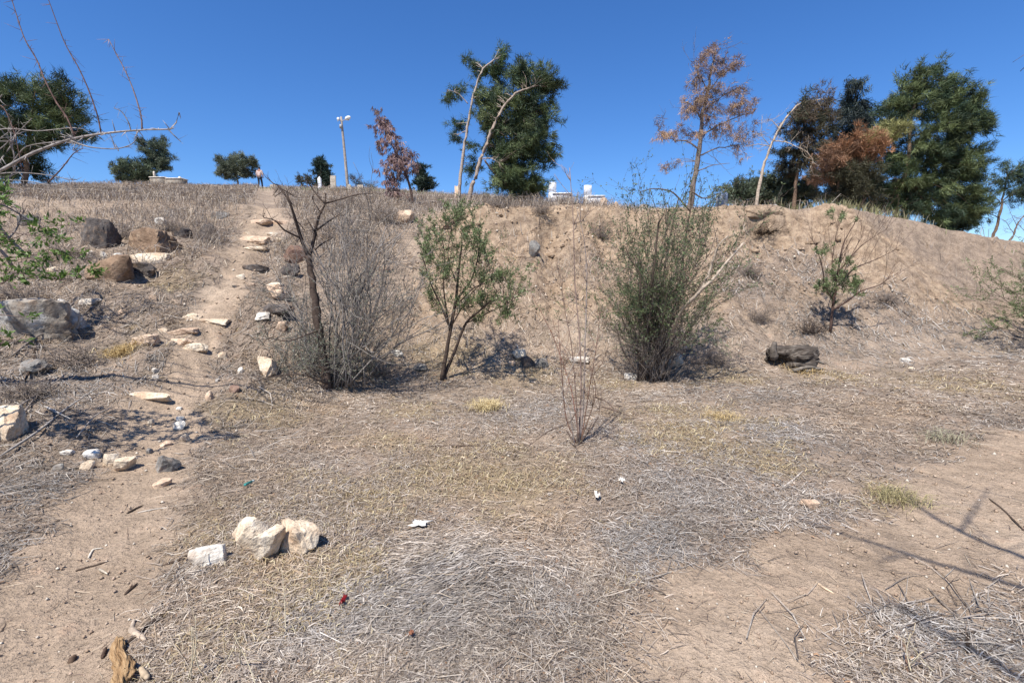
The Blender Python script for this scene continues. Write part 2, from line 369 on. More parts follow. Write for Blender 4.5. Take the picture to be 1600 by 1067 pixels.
# ------------------------------------------------------------------ ground sheet
def build_ground():
    th = np.concatenate([np.radians(np.linspace(-56, 56, 560)), np.radians(np.linspace(56, 304, 62))[1:-1]])
    r = np.concatenate([[0.35, 0.6, 0.9, 1.15], np.geomspace(1.35, 8.0, 215)[:-1], np.linspace(8.0, 16.5, 290)[:-1], np.geomspace(16.5, 60, 70), [70, 85, 110, 150, 220, 340, 520]])
    TH, R = np.meshgrid(th, r); x = R * np.sin(TH); y = R * np.cos(TH)
    z = Z(x, y); lit, yel, bank, path = masks(x, y)
    near = (1 - ss(9, 16, R))
    z = z + near * (0.012 * fbm(x * 9, y * 9, 61, 3) + lit * 0.010 * fbm(x * 22, y * 22, 65, 2))
    crack = np.abs(fbm(x * 3.2, y * 3.2, 71, 3)); z = z - bank * 0.11 * (1 - ss(0.0, 0.09, crack)) * (1 - ss(16, 18, R))
    z = z + bank * 0.055 * np.maximum(0, fbm(x * 6, y * 6, 75, 2)) + bank * 0.08 * (np.abs(fbm(x * 3.4 + 5, y * 2.2, 77, 4)) - .2)
    z = z - bank * 0.06 * (1 - ss(0, .07, np.abs(fbm(x * 5.5 + .8 * y, y * 4.2, 85, 3)))) * ss(-.2, .3, fbm(x * .9, y * .9, 87, 3)) - bank * .05 * (1 - ss(0, .10, np.abs(fbm(x * 1.7, y * 5.5, 89, 3))))
    crest = np.interp(np.where(y > 14, x / np.maximum(y, 6) * 14, x), CX, CY)
    lip = np.exp(-((y - crest + 0.55) / 0.4) ** 2) * bank; z = z - lip * 0.12 * np.maximum(0, fbm(x * 2.6, y * 1.4, 79, 3) + .1) - lip * 0.10 * (1 - ss(0, .12, np.abs(fbm(x * 4.5, y * 2.5, 83, 2))))
    nr, nt = x.shape; V = np.stack([x, y, z], -1).reshape(-1, 3)
    i = np.arange(nr - 1)[:, None] * nt; j = np.arange(nt)[None, :]; j2 = (j + 1) % nt
    Q = np.stack([i + j, i + nt + j, i + nt + j2, i + j2], -1).reshape(-1, 4)[:, ::-1]
    Vc = np.concatenate([V, [[0, 0, float(Z(0, 0))]]]); T = np.stack([np.arange(nt), (np.arange(nt) + 1) % nt, np.full(nt, len(V))], -1)[:, ::-1]
    mk = np.stack([lit, yel, bank], -1).reshape(-1, 3); far = ss(15, 18, R).reshape(-1)
    mk[:, 0] = np.where(far > 0.5, 0.55 + 0.4 * fbm(V[:, 0] * 0.5, V[:, 1] * 0.5, 81, 3), mk[:, 0])
    me = np_mesh('ground', Vc, [Q, T], ground_mat(), np.concatenate([mk, [[0.5, 0, 0]]]), True, 'mask')
    # make sure the faces look up
    if me.polygons[1000].normal.z < 0: me.flip_normals()
    link('ground', me, kind='structure')
    # broken clods of earth along the lip of the bank
    Vs = []; Ts = []; n0 = 0; Ms = []
    for k in range(54):
        x = rng.uniform(-2.2, 9.8); cr = float(np.interp(x, CX, CY)); y = cr - 0.75 + rng.uniform(-.7, .45) * rng.uniform(.3, 1); sz = rng.uniform(.02, .07)
        V_, T_ = rock_shape(2, 3000 + k, 6, .14); a = rng.uniform(0, 6.3); V_ = V_ * [sz * rng.uniform(.9, 2.0), sz, sz * rng.uniform(.6, 1)]; c_, s_ = math.cos(a), math.sin(a)
        V_ = np.stack([V_[:, 0] * c_ - V_[:, 1] * s_, V_[:, 0] * s_ + V_[:, 1] * c_, V_[:, 2]], -1) + [x, y, float(Z(x, y)) + sz * .1]; Vs.append(V_); Ts.append(T_ + n0); n0 += len(V_); Ms.append(np.tile([0, 0, 1], (len(V_), 1)))
    link('earth_clods', np_mesh('earth_clods', np.concatenate(Vs), [np.concatenate(Ts)], me.materials[0], np.concatenate(Ms), True, 'mask'), kind='stuff')
    p = G(1192, 338); s_ = p[1] / F; V_, T_ = rock_shape(5, 4123, 12, .16); V_ = V_ * [36 * s_, .2, 9 * s_]
    o = link('earth_overhang', np_mesh('earth_overhang', V_, [T_], me.materials[0], np.tile([0, 0, 1], (len(V_), 1)), True, 'mask'), loc=p + [0, .1, -.02]); o['label'] = 'broken lip of earth overhanging a dark hollow below the bare leaning trunk'; o['category'] = 'earth overhang'

# ------------------------------------------------------------------ litter (stuff)
def pal(cols, N, var=0.18):
    cols = np.array([lin(*c) for c in cols]); return cols[rng.integers(0, len(cols), N)] * rng.uniform(1 - var, 1 + var, (N, 1))
def polar(N, r0, r1, a=54):
    th = np.radians(rng.uniform(-a, a, N)); r = np.exp(rng.uniform(math.log(r0), math.log(r1), N)); return r * np.sin(th), r * np.cos(th), r
def flat_straws(mb, x, y, r, length, width, cols, lift, ang=None, curl=0.25):
    N = len(x); a = rng.uniform(0, math.pi * 2, N) if ang is None else ang
    L = length * rng.uniform(0.45, 1.3, N); b = a + rng.normal(size=N) * curl
    x1, y1 = x + np.cos(a) * L * .5, y + np.sin(a) * L * .5; x2, y2 = x1 + np.cos(b) * L * .5, y1 + np.sin(b) * L * .5
    lf = lift * rng.uniform(0.0, 1.0, (3, N)) ** 1.5
    A = np.stack([x, y, Z(x, y) + 0.003 + lf[0]], -1); B = np.stack([x1, y1, Z(x1, y1) + 0.006 + lf[1]], -1); D = np.stack([x2, y2, Z(x2, y2) + 0.003 + lf[2]], -1)
    ribbons(mb, A, B, D, width * rng.uniform(0.6, 1.4, N), cols)
def tone(x, y):
    """older litter is darker: broad patches, and most of it on the left slope"""
    t = 1.02 + 0.42 * fbm(x * .9, y * .9, 101, 3) + .12 * fbm(x * 4, y * 4, 103, 2)
    return np.clip(t + .06 - .30 * (1 - ss(-3.2, -1.0, x + .06 * y)), .45, 1.2)
def build_litter():
    mb = MB(); x, y, r = polar(520000, 1.5, 15)
    lit, yel, bank, path = masks(x, y); k = rng.uniform(0, 1, len(x)) < np.clip(lit * (1 - 0.6 * yel) * (0.45 + 0.75 * ss(-.35, .35, fbm(x * 1.4, y * 1.4, 57, 4))), 0, 1) * 0.6
    x, y, r = x[k], y[k], r[k]; N = len(x)
    comb = fbm(x * 0.7, y * 0.7, 91, 2) * 3.0 + 0.7; cg = G(680, 890); tight = np.exp(-(((x - cg[0]) ** 2 + (y - cg[1]) ** 2) / .3)); ang = comb * (1 - tight) + 0.75 * tight + rng.normal(size=N) * (1.1 - .8 * tight)
    cols = pal([(158, 147, 136), (136, 124, 113), (176, 164, 150), (110, 98, 88), (190, 179, 164), (154, 136, 114), (150, 134, 118)], N)
    gm = np.zeros(N)
    for g, rr in GREY: gm = np.maximum(gm, np.exp(-(((x - g[0]) ** 2 + (y - g[1]) ** 2) / (rr * rr))))
    gm = np.clip(gm * .75 + .45 * fbm(x * 1.3, y * 1.3, 107, 4) - .12, 0, .62)[:, None]; lum = cols.mean(1, keepdims=True); cols = cols * (1 - gm) + (lum * np.array([1.03, .985, .93])) * gm
    wm_ = np.clip(fbm(x * .8, y * .8, 109, 3) * 1.6 - .1, 0, 1)[:, None] * (1 - gm); cols = cols * (1 - wm_ + wm_ * np.array([1.08, .98, .85]))
    cols = cols * tone(x, y)[:, None]
    flat_straws(mb, x, y, r, (0.045 + 0.008 * r) * np.exp(rng.normal(size=N) * .35) * (1 + .6 * tight), (0.001 + 0.00058 * r) * np.exp(rng.normal(size=N) * .3) + .0018 * tight, cols, 0.011 + 0.0015 * r, ang, .15)
    x, y, r = polar(5200, 1.6, 12); lit, yel, bank, path = masks(x, y); k = rng.uniform(0, 1, len(x)) < lit * .9; x, y, r = x[k], y[k], r[k]; N = len(x)
    flat_straws(mb, x, y, r, .16 + .012 * r, .0016 + .0005 * r, pal([(190, 178, 162), (150, 138, 126), (112, 98, 86), (172, 156, 136)], N), .03, None, .12)
    # flat broken flakes and leaf bits among the straw
    x, y, r = polar(30000, 1.6, 11); lit, yel, bank, path = masks(x, y); k = rng.uniform(0, 1, len(x)) < lit * .7; x, y, r = x[k], y[k], r[k]; N = len(x)
    flat_straws(mb, x, y, r, .012 + .004 * r, .004 + .0018 * r, pal([(150, 134, 118), (120, 104, 90), (172, 158, 142), (140, 112, 88), (96, 84, 74)], N) * tone(x, y)[:, None], .008)
    mb.build('dry_litter', M_STRAW, kind='stuff')
    # stray straws on bare earth
    mb = MB(); x, y, r = polar(5500, 1.5, 14); lit, yel, bank, path = masks(x, y); k = rng.uniform(0, 1, len(x)) < 0.25 + 0.6 * path; k &= (path + bank) > 0.3
    x, y, r = x[k], y[k], r[k]
    flat_straws(mb, x, y, r, (0.03 + 0.01 * r) * np.exp(rng.normal(size=len(x)) * .4), 0.0012 + 0.0006 * r, pal([(132, 112, 96), (168, 150, 128), (104, 88, 76), (186, 172, 150)], len(x)), 0.004)
    mb.build('stray_straw', M_STRAW, kind='stuff')
    # long dry twigs heaped over the left slope and the bottom right corner
    mb = MB(); N = 2600; x = rng.uniform(-8.5, -1.6, N); y = rng.uniform(2.2, 9.5, N); lit, yel, bank, path = masks(x, y); n1 = fbm(x * .8, y * .8, 117, 3); k = (rng.uniform(0, 1, N) < (1 - path) * np.clip(.5 + 1.6 * n1, 0, 1)) & (x < -.42 * y + .2)
    x, y = x[k], y[k]; c = G(1520, 1000); x = np.concatenate([x, c[0] + rng.normal(size=130) * .45]); y = np.concatenate([y, c[1] + rng.normal(size=130) * .25]); r = np.hypot(x, y); N = len(x)
    flat_straws(mb, x, y, r, .28 + .02 * r, .003 + .0007 * r, pal([(138, 128, 118), (110, 98, 88), (168, 158, 146), (88, 76, 66), (150, 140, 128)], N), np.where(x > 0, .025, .07), .7 + rng.normal(size=N) * .8, .2); mb.build('twig_debris', M_BARK, kind='stuff')
    # yellow grass
    mb = MB(); x, y, r = polar(300000, 1.6, 14); lit, yel, bank, path = masks(x, y); k = rng.uniform(0, 1, len(x)) < yel * np.clip(.5 + 1.1 * fbm(x * 2.2, y * 2.2, 113, 3), .08, 1) * .75
    x, y, r = x[k], y[k], r[k]; N = len(x)
    a = rng.uniform(0, 2 * math.pi, N); L = (0.03 + 0.006 * r) * rng.uniform(0.5, 1.3, N); h = L * rng.uniform(0.1, 0.65, N)
    A = np.stack([x, y, Z(x, y)], -1); B = A + np.stack([np.cos(a) * L * .4, np.sin(a) * L * .4, h], -1); D = A + np.stack([np.cos(a + .5) * L, np.sin(a + .5) * L, h * rng.uniform(.2, 1.1, N)], -1)
    ribbons(mb, A, B, D, (0.0013 + 0.0006 * r) * rng.uniform(.6, 1.4, N), pal([(186, 170, 132), (170, 151, 114), (200, 186, 152), (152, 134, 104), (160, 138, 106), (144, 130, 110)], N))
    mb.build('yellow_dry_grass', M_STRAW, kind='stuff')
    # grit and clods
    mb = MB(); x, y, r = polar(34000, 1.5, 15); lit, yel, bank, path = masks(x, y); k = rng.uniform(0, 1, len(x)) < 0.1 + 0.25 * path + 0.9 * bank; x, y, r = x[k], y[k], r[k]; N = len(x)
    s = (0.0015 + 0.0014 * r) * rng.uniform(0.3, 1.45, N) ** 2.2
    oc = np.array([(1, 0, 0), (0, 1, 0), (-1, 0, 0), (0, -1, 0), (0, 0, .8), (0, 0, -.5)], float)
    V = oc[None] * s[:, None, None] * rng.uniform(0.6, 1.3, (N, 6, 1)); V = V + np.stack([x, y, Z(x, y) + s * .3], -1)[:, None]
    T = np.array([(0, 1, 4), (1, 2, 4), (2, 3, 4), (3, 0, 4), (1, 0, 5), (2, 1, 5), (3, 2, 5), (0, 3, 5)]); T = (np.arange(N)[:, None, None] * 6 + T[None]).reshape(-1, 3)
    cs = pal([(168, 148, 128), (160, 138, 116), (178, 158, 136), (206, 194, 176), (150, 128, 108), (172, 150, 130)], N); mb.add(V.reshape(-1, 3), None, T, np.repeat(cs, 6, 0))
    mb.build('gravel', M_STRAW, smooth=False, kind='stuff')
    # standing dry weeds on the plateau and its edge
    mb = MB(); N = 170000; th = np.radians(rng.uniform(-50, 46, N)); r = np.exp(rng.uniform(math.log(9), math.log(52), N)); x = r * np.sin(th); y = r * np.cos(th)
    crest = np.interp(np.where(y > 14, x / y * 14, x), CX, CY); n1 = fbm(x * .55, y * .55, 95, 3); pd = pdist(x, y, PATH_PTS); u = x / y
    left = ss(-0.05, -0.3, u) if False else (1 - ss(-0.28, -0.12, u))
    edge = np.exp(-((y - crest - 0.9) / 0.8) ** 2) * (1 - ss(0.12, 0.3, u))
    dens = np.clip(left * ss(-4.6, -2.0, y - crest + 1.4 * n1) * (0.55 + 0.8 * n1 + .3) + edge * (0.6 + n1), 0, 1) + 0.35 * ss(0.5, 2, y - crest) * (1 - ss(-.02, .03, u)) + .07 * ss(0.5, 2, y - crest) * (1 - ss(.25, .4, u)) + .3 * (1 - ss(-.62, -.5, u)) * ss(-7.5, -5.5, y - crest + 2 * n1) * np.clip(.5 + 1.5 * n1, 0, 1)
    bk = masks(x, y)[2]; dens += bk * .22 * ss(.1, .5, fbm(x * 1.1, y * 1.1, 119, 4)) * (u > -.15); dens += .5 * np.exp(-((y - crest - .35) / .35) ** 2) * ss(-.2, -.05, u) * (1 - ss(.5, .7, u)) * np.clip(.4 + 2 * fbm(x * 1.6, 0 * y, 121, 2), 0, 1)
    dens *= ss(0.35, 0.8, pd + .3 * n1); k = rng.uniform(0, 1, N) < dens; x, y, r = x[k], y[k], r[k]; N = len(x)
    a = rng.uniform(0, 2 * math.pi, N); L = rng.uniform(0.12, 0.5, N) * (0.8 + 0.45 * vn(x * .6, y * .6, 97)); lean = rng.uniform(0.2, 2.2, N); low = 1 - ss(-5, -2, y - crest[k]); L = L * (1 - .35 * low); lean = lean * (1 + .5 * low)
    A = np.stack([x, y, Z(x, y) - 0.01], -1); B = A + np.stack([np.cos(a) * L * .25 * lean, np.sin(a) * L * .25 * lean, L * .6], -1); D = B + np.stack([np.cos(a + .7) * L * .6 * lean, np.sin(a + .7) * L * .6 * lean, L * (.45 - .5 * lean * .6)], -1)
    ribbons(mb, A, B, D, 0.00045 * r * rng.uniform(.6, 1.5, N) + .0015, pal([(160, 149, 138), (140, 130, 121), (178, 166, 150), (168, 150, 128), (122, 112, 104)], N))
    mb.build('dry_weeds', M_STRAW, kind='stuff')
    # fresh green grass on the crest, right and by the graves
    mb = MB()
    for px, d, sx, sy, n, cs in [(1300, 14.95, .8, .3, 220, [(140, 136, 96), (120, 124, 82), (165, 156, 120)]), (1390, 15.2, .6, .3, 140, [(150, 142, 110), (130, 126, 90)]), (560, 38, 3.5, 2.0, 900, [(110, 128, 84), (130, 138, 100)]), (1340, 15.1, .9, .35, 160, [(170, 165, 125), (135, 138, 88)])]:
        c = on(px, d); x = c[0] + rng.normal(size=n) * sx; y = c[1] + rng.normal(size=n) * sy; a = rng.uniform(0, 2 * math.pi, n); L = rng.uniform(.08, .34, n)
        A = np.stack([x, y, Z(x, y)], -1); B = A + np.stack([np.cos(a) * L * .15, np.sin(a) * L * .15, L * .6], -1); D = B + np.stack([np.cos(a) * L * .25, np.sin(a) * L * .25, L * .35], -1)
        ribbons(mb, A, B, D, np.full(n, .0006 * d + .002), pal(cs, n))
    mb.build('green_grass', M_LEAF, kind='stuff')
build_litter()

# ------------------------------------------------------------------ rocks
def ico(sub):
    import bmesh
    bm = bmesh.new(); bmesh.ops.create_icosphere(bm, subdivisions=sub, radius=1); V = np.array([v.co[:] for v in bm.verts]); T = np.array([[v.index for v in f.verts] for f in bm.faces]); bm.free(); return V, T
ICO = {k: ico(k) for k in (2, 3, 4, 5)}
def rock_shape(sub, seed, cuts=11, rough=0.06, flat=0.5):
    D, T = ICO[sub]; rg = np.random.default_rng(seed)
    n = unit(rg.normal(size=(cuts, 3))); h = rg.uniform(0.62, 1.0, cuts)
    n = np.concatenate([n, np.eye(3), -np.eye(3)]); h = np.concatenate([h, rg.uniform(.8, 1, 6)])
    dots = D @ n.T; q = np.where(dots > 0.05, h[None] / np.maximum(dots, 0.05), 9.0)
    r = -np.log(np.exp(-q * 55).sum(1)) / 55
    f = fbm(D[:, 0] * 2.2 + D[:, 2] * 1.7 + seed, D[:, 1] * 2.2 - D[:, 2] * 1.3, seed % 97, 4)
    f2 = fbm(D[:, 0] * 6 + D[:, 2] * 5 + seed, D[:, 1] * 6 - D[:, 2] * 4, seed % 89 + 7, 3)
    V = D * (r * (1 + rough * 1.6 * f + rough * 0.7 * f2))[:, None]
    lo, hi = V.min(0), V.max(0); return (V - (lo + hi) / 2) / ((hi - lo) / 2), T
ROCK_N = [100]
def rock(px, py, w, h, mat, label, dep=0.75, rot=None, group=None, name='rock', bury=0.25, tilt=(0, 0), rough=0.085, sub=None, d=None, cat='rock', cuts=11):
    """px, py: middle of the foot; w, h: size in photograph pixels"""
    ROCK_N[0] += 1; seed = ROCK_N[0]
    p = G(px, py) if d is None else on(px, d); s = p[1] / F
    W, H = w * s, h * s; V, T = rock_shape(sub or (4 if w > 25 else 3), seed, cuts, rough)
    full = H / (1 - bury); V = V * np.array([W / 2, W * dep / 2, full / 2])
    a, b = tilt; ca, sa = math.cos(a), math.sin(a); cb, sb = math.cos(b), math.sin(b)
    x, y, z = V.T; V = np.stack([x * cb + z * sb, y, -x * sb + z * cb], -1); x, y, z = V.T; V = np.stack([x, y * ca - z * sa, y * sa + z * ca], -1)
    yy = p[1] + W * dep * 0.35; xx = p[0] * yy / p[1]
    zc = float(Z(xx, p[1] + W * dep * 0.1)) + H - full / 2
    me = np_mesh(name, V, [T], mat, smooth=True)
    try: me.set_sharp_from_angle(angle=math.radians(28))
    except Exception: pass
    o = link(name, me, loc=(xx, yy, zc), label=label, category=cat)
    if rot is not None: o.rotation_euler.z = rot
    if group: o['group'] = group
    return o
FG = 'cream stones in the foreground'; PS = 'stones along the dirt path'; ST = 'flat stones stepping up the path'; LB = 'rocks on the left slope'; BK = 'rocks on and below the earth bank'
build_ground()
def build_rocks():
    rock(397, 856, 62, 46, M_CREAM, 'pale cream boulder at the back left of the tight three-rock cluster', .6, .5, FG, tilt=(.3, -.25), cuts=6, rough=.035, sub=5)
    rock(420, 874, 50, 54, M_CREAM, 'upright cream boulder in front in the tight three-rock cluster', .6, 1.2, FG, tilt=(.35, -.3), cuts=7, rough=.05, sub=5)
    rock(467, 864, 64, 48, M_CREAM, 'broad cream boulder at the right end of the three-rock cluster', .7, 2.3, FG, tilt=(.3, .25), cuts=8, rough=.06, sub=5)
    rock(326, 884, 52, 29, M_WHITE, 'flat whitish slab lying alone left of the three-rock cluster', .5, 3.3, FG, tilt=(.35, .15), cuts=6, rough=.04, sub=5)
    rock(1264, 795, 26, 15, M_PINK, 'single small pinkish stone on the litter beside the bare earth at right', .7, .2, tilt=(.2, .1), cuts=7)
    for a in [(197, 735, 36, 21, M_CREAM, 'largest flat cream stone in the row crossing the path'), (174, 728, 21, 18, M_CREAM, 'rounded cream stone just left of the flat one crossing the path'),
              (138, 734, 19, 14, M_CREAM, 'lower cream stone of the stacked pair left of the path'), (146, 717, 24, 13, M_WHITE, 'upper greyish white stone of the stacked pair left of the path'),
              (105, 712, 18, 8, M_WHITE, 'thin white stone lying left of the stacked pair by the path'), (92, 735, 14, 8, M_GREY, 'dull grey-green stone below the thin white stone at left'),
              (263, 738, 38, 25, M_GREY, 'large rounded grey stone at the right edge of the path'), (254, 761, 28, 11, M_PINK, 'flat orange-pink stone below the rounded grey stone on the path'),
              (281, 673, 19, 14, M_WHITE, 'whitish stone in the middle of the short column right of the path'), (282, 659, 11, 8, M_WHITE, 'small whitish stone topmost of the short column right of the path'),
              (288, 689, 15, 10, M_CREAM, 'angular cream stone lowest of the short column right of the path'), (237, 665, 12, 9, M_CREAM, 'small cream stone alone in the middle of the path'),
              (258, 698, 18, 6, M_PINK, 'flat pinkish stone half buried in the path below the short column'), (234, 708, 11, 7, M_GREY, 'small greyish stone sunk in the path above the cream row'),
              (243, 583, 10, 7, M_WHITE, 'upper of two tiny white stones at the left edge of the path'), (243, 592, 10, 6, M_WHITE, 'lower of two tiny white stones at the left edge of the path'),
              (280, 641, 9, 5, M_WHITE, 'tiny white stone on the path right of the long cream slab'), (348, 562, 14, 12, M_CREAM, 'cream stone beside the grey litter right of the path'),
              (377, 583, 12, 9, M_WHITE, 'small pale stone left of the cream boulder by the grey bush'), (340, 597, 8, 5, M_WHITE, 'tiny pale chip on the right verge of the path'),
              (368, 613, 16, 10, M_RED, 'dark reddish stone on the grass right of the path'), (327, 624, 16, 12, M_PINK, 'pinkish stone above the yellow grass right of the path')]:
        rock(*a, rot=random.uniform(0, 6), group=PS, tilt=(.2, random.uniform(-.2, .2)), cuts=8)
    rock(236, 626, 68, 9, M_CREAM, 'long thin cream slab lying across the path', .35, .0, PS, cuts=9, bury=.4)
    for a in [(303, 500, 32, 11, M_CREAM, 'flat cream slab tilted up at the left of two beside the path bend'), (335, 507, 42, 7, M_CREAM, 'long flat cream slab at the right of two beside the path bend'),
              (227, 536, 36, 15, M_PINK, 'pinkish jagged rock at the left end of the step row under the branch shadow'), (288, 522, 42, 9, M_PINK, 'thin pale slab uppermost in the step row under the branch shadow'),
              (283, 539, 34, 10, M_PINK, 'beige slab in the middle of the step row under the branch shadow'), (306, 549, 38, 11, M_CREAM, 'cracked pale slab lowest in the step row under the branch shadow'),
              (255, 519, 13, 7, M_CREAM, 'small cream stone at the top left of the step row'), (402, 380, 50, 10, M_PINK, 'widest cream step stone high on the path'),
              (400, 392, 50, 5, M_CREAM, 'thin cream step edge just under the widest step stone'), (405, 351, 38, 7, M_PINK, 'topmost left step stone at the head of the path'),
              (440, 351, 32, 8, M_PINK, 'topmost right step stone at the head of the path'), (428, 366, 22, 4, M_CREAM, 'thin pale step stone between the two upper rows'),
              (441, 378, 18, 8, M_CREAM, 'small blocky stone right of the widest step stone'), (386, 366, 13, 4, M_CREAM, 'tiny flat stone at the left of the thin pale step stone'),
              (402, 424, 38, 12, M_DARK, 'dark grey flat slab set in the path below the steps'), (376, 436, 13, 9, M_CREAM, 'small cream stone left under the dark path slab'),
              (392, 447, 12, 5, M_PINK, 'flat pinkish stone below the dark path slab'), (368, 449, 15, 4, M_DARK, 'dark sliver of stone beside the path below the steps')]:
        a = a[:3] + (a[3] * .8,) + a[4:]; rock(*a, dep=.6, rot=random.uniform(-.25, .25), group=ST, cuts=9, bury=.5, rough=.11)
    for a, kw in [((437, 468, 38, 22, M_PINK, 'beige rock right of the path below the brown rocks'), {}), ((463, 412, 36, 26, M_RED, 'reddish brown rock behind the twisted trunk of the grey bush'), {}),
              ((453, 430, 30, 16, M_DARK, 'dark wedge of rock under the reddish brown rock'), {}), ((430, 490, 62, 14, M_DARK, 'long dark grey slab left of the twisted trunk'), dict(dep=.4)),
              ((411, 499, 28, 9, M_WHITE, 'bright white stone under the long dark grey slab'), {}), ((420, 586, 38, 26, M_CREAM, 'cream boulder at the left foot of the grey bush'), {}),
              ((441, 520, 20, 16, M_PINK, 'pinkish rock left of the twisted trunk above the grey-green bush'), {}), ((432, 455, 24, 12, M_CREAM, 'pale weathered rock topping the beige rock by the path'), {})]:
        rock(*a, rot=random.uniform(0, 6), group=PS, **kw)
    for a, kw in [((62, 528, 128, 50, M_LICHEN, 'huge grey boulder with white lichen at the left edge'), dict(dep=.7, rot=.15, rough=.09, sub=5, bury=.45, cuts=7)),
              ((236, 396, 78, 36, M_BROWN, 'big brown boulder overhanging on the left slope'), dict(dep=.7, rot=-.2, tilt=(.15, -.2), sub=5, bury=.3, cuts=6, rough=.09)),
              ((154, 388, 52, 42, M_DARK, 'dark rounded boulder among the weeds left of the brown boulder'), dict(sub=5)),
              ((233, 411, 62, 14, M_CREAM, 'cream slab wedged under the brown boulder'), dict(dep=.45, rot=-.1)), ((174, 438, 62, 34, M_BROWN, 'brown earthy boulder below the dark rounded boulder'), dict(rot=.4)),
              ((222, 428, 54, 15, M_DARK, 'flat dark slab jutting right from the brown earthy boulder'), dict(dep=.5)), ((201, 431, 15, 12, M_CREAM, 'cream stone tucked under the flat dark slab'), {}),
              ((183, 405, 15, 8, M_WHITE, 'small pale cobble right of two above the earthy boulder'), {}), ((162, 403, 11, 9, M_WHITE, 'small pale cobble left of two above the earthy boulder'), {}),
              ((142, 401, 8, 9, M_WHITE, 'tiny white pebble under the dark rounded boulder'), {}), ((254, 352, 18, 11, M_WHITE, 'white stone among the dry weeds above the brown boulder'), {}),
              ((302, 335, 13, 9, M_CREAM, 'pale stone at the weedy brow left of the path head'), {}), ((345, 341, 26, 10, M_GREY, 'grey stone at the weedy brow nearest the path head'), {}),
              ((285, 372, 26, 14, M_DARK, 'dark stone in weeds right of the brown boulder'), {}), ((325, 368, 30, 20, M_DARK, 'dark weedy lump of rock left of the step stones'), {}),
              ((14, 686, 60, 48, M_CREAM, 'pitted cream boulder cut by the left edge under twigs'), dict(sub=5)), ((56, 588, 46, 16, M_GREY, 'flat blue-grey slab among the branches at left'), {}),
              ((99, 476, 15, 8, M_WHITE, 'rounded pale stone above the huge lichen boulder'), {}), ((140, 476, 38, 6, M_WHITE, 'row-like thin pale stone right of the rounded one above the lichen boulder'), {}),
              ((167, 501, 14, 6, M_CREAM, 'small cream stone in litter right of the lichen boulder'), {}), ((190, 490, 12, 6, M_PINK, 'small pinkish stone in litter midway to the path bend'), {}),
              ((48, 352, 26, 14, M_GREY, 'grey stone in the weeds at the upper left'), {}), ((86, 425, 16, 7, M_CREAM, 'cream stone on bare earth behind the green twigs'), {}), ((240, 470, 12, 8, M_PINK, 'lone pinkish stone in the middle of the left slope'), {})]:
        kw.setdefault('rot', random.uniform(-.4, .4)); kw.setdefault('bury', .42); rock(*a, group=LB, **kw)
    for a, kw in [((634, 349, 28, 22, M_PINK, 'blocky cream-pink boulder poking from the top of the bank'), dict(tilt=(0, .5), sub=4)), ((679, 321, 11, 6, M_DARK, 'small dark stone on the bank edge right of the blocky boulder'), {}),
              ((835, 402, 18, 26, M_GREY, 'grey oval stone stuck in the middle of the bank face'), dict(bury=.15)), ((811, 563, 23, 17, M_CREAM, 'pale stone topmost of the small pile at the bank foot'), {}),
              ((826, 575, 24, 17, M_DARK, 'dark stone lowest of the small pile at the bank foot'), {}), ((846, 573, 24, 13, M_GREY, 'grey stone at the right end of the pile at the bank foot'), {}),
              ((800, 571, 12, 7, M_PINK, 'pinkish stone at the left end of the pile at the bank foot'), {}), ((905, 568, 34, 9, M_WHITE, 'whitish flat stone at the bank foot behind the thin sapling'), {}),
              ((986, 594, 22, 11, M_WHITE, 'white rock at the left foot of the big green shrub'), {}), ((1055, 572, 26, 18, M_CREAM, 'pale rock behind the stems of the big green shrub'), {}),
              ((621, 558, 20, 9, M_WHITE, 'pale stone right of the grey bush at the bank foot'), {}), ((656, 580, 26, 10, M_GREY, 'grey stone left of the leafy young tree trunk'), {}),
              ((1414, 567, 16, 7, M_WHITE, 'white stone at the bank foot right of the weathered stump'), {}), ((1424, 577, 11, 3, M_CREAM, 'flat pale chip below the white stone at right'), {}), ((600, 425, 18, 10, M_PINK, 'pale pink stone on the slope right of the grey bush'), {}), ((640, 470, 9, 6, M_WHITE, 'white chip on the bank left of the leafy young tree'), {})]:
        kw.setdefault('rot', random.uniform(-.4, .4)); rock(*a, group=BK, **kw)
build_rocks()

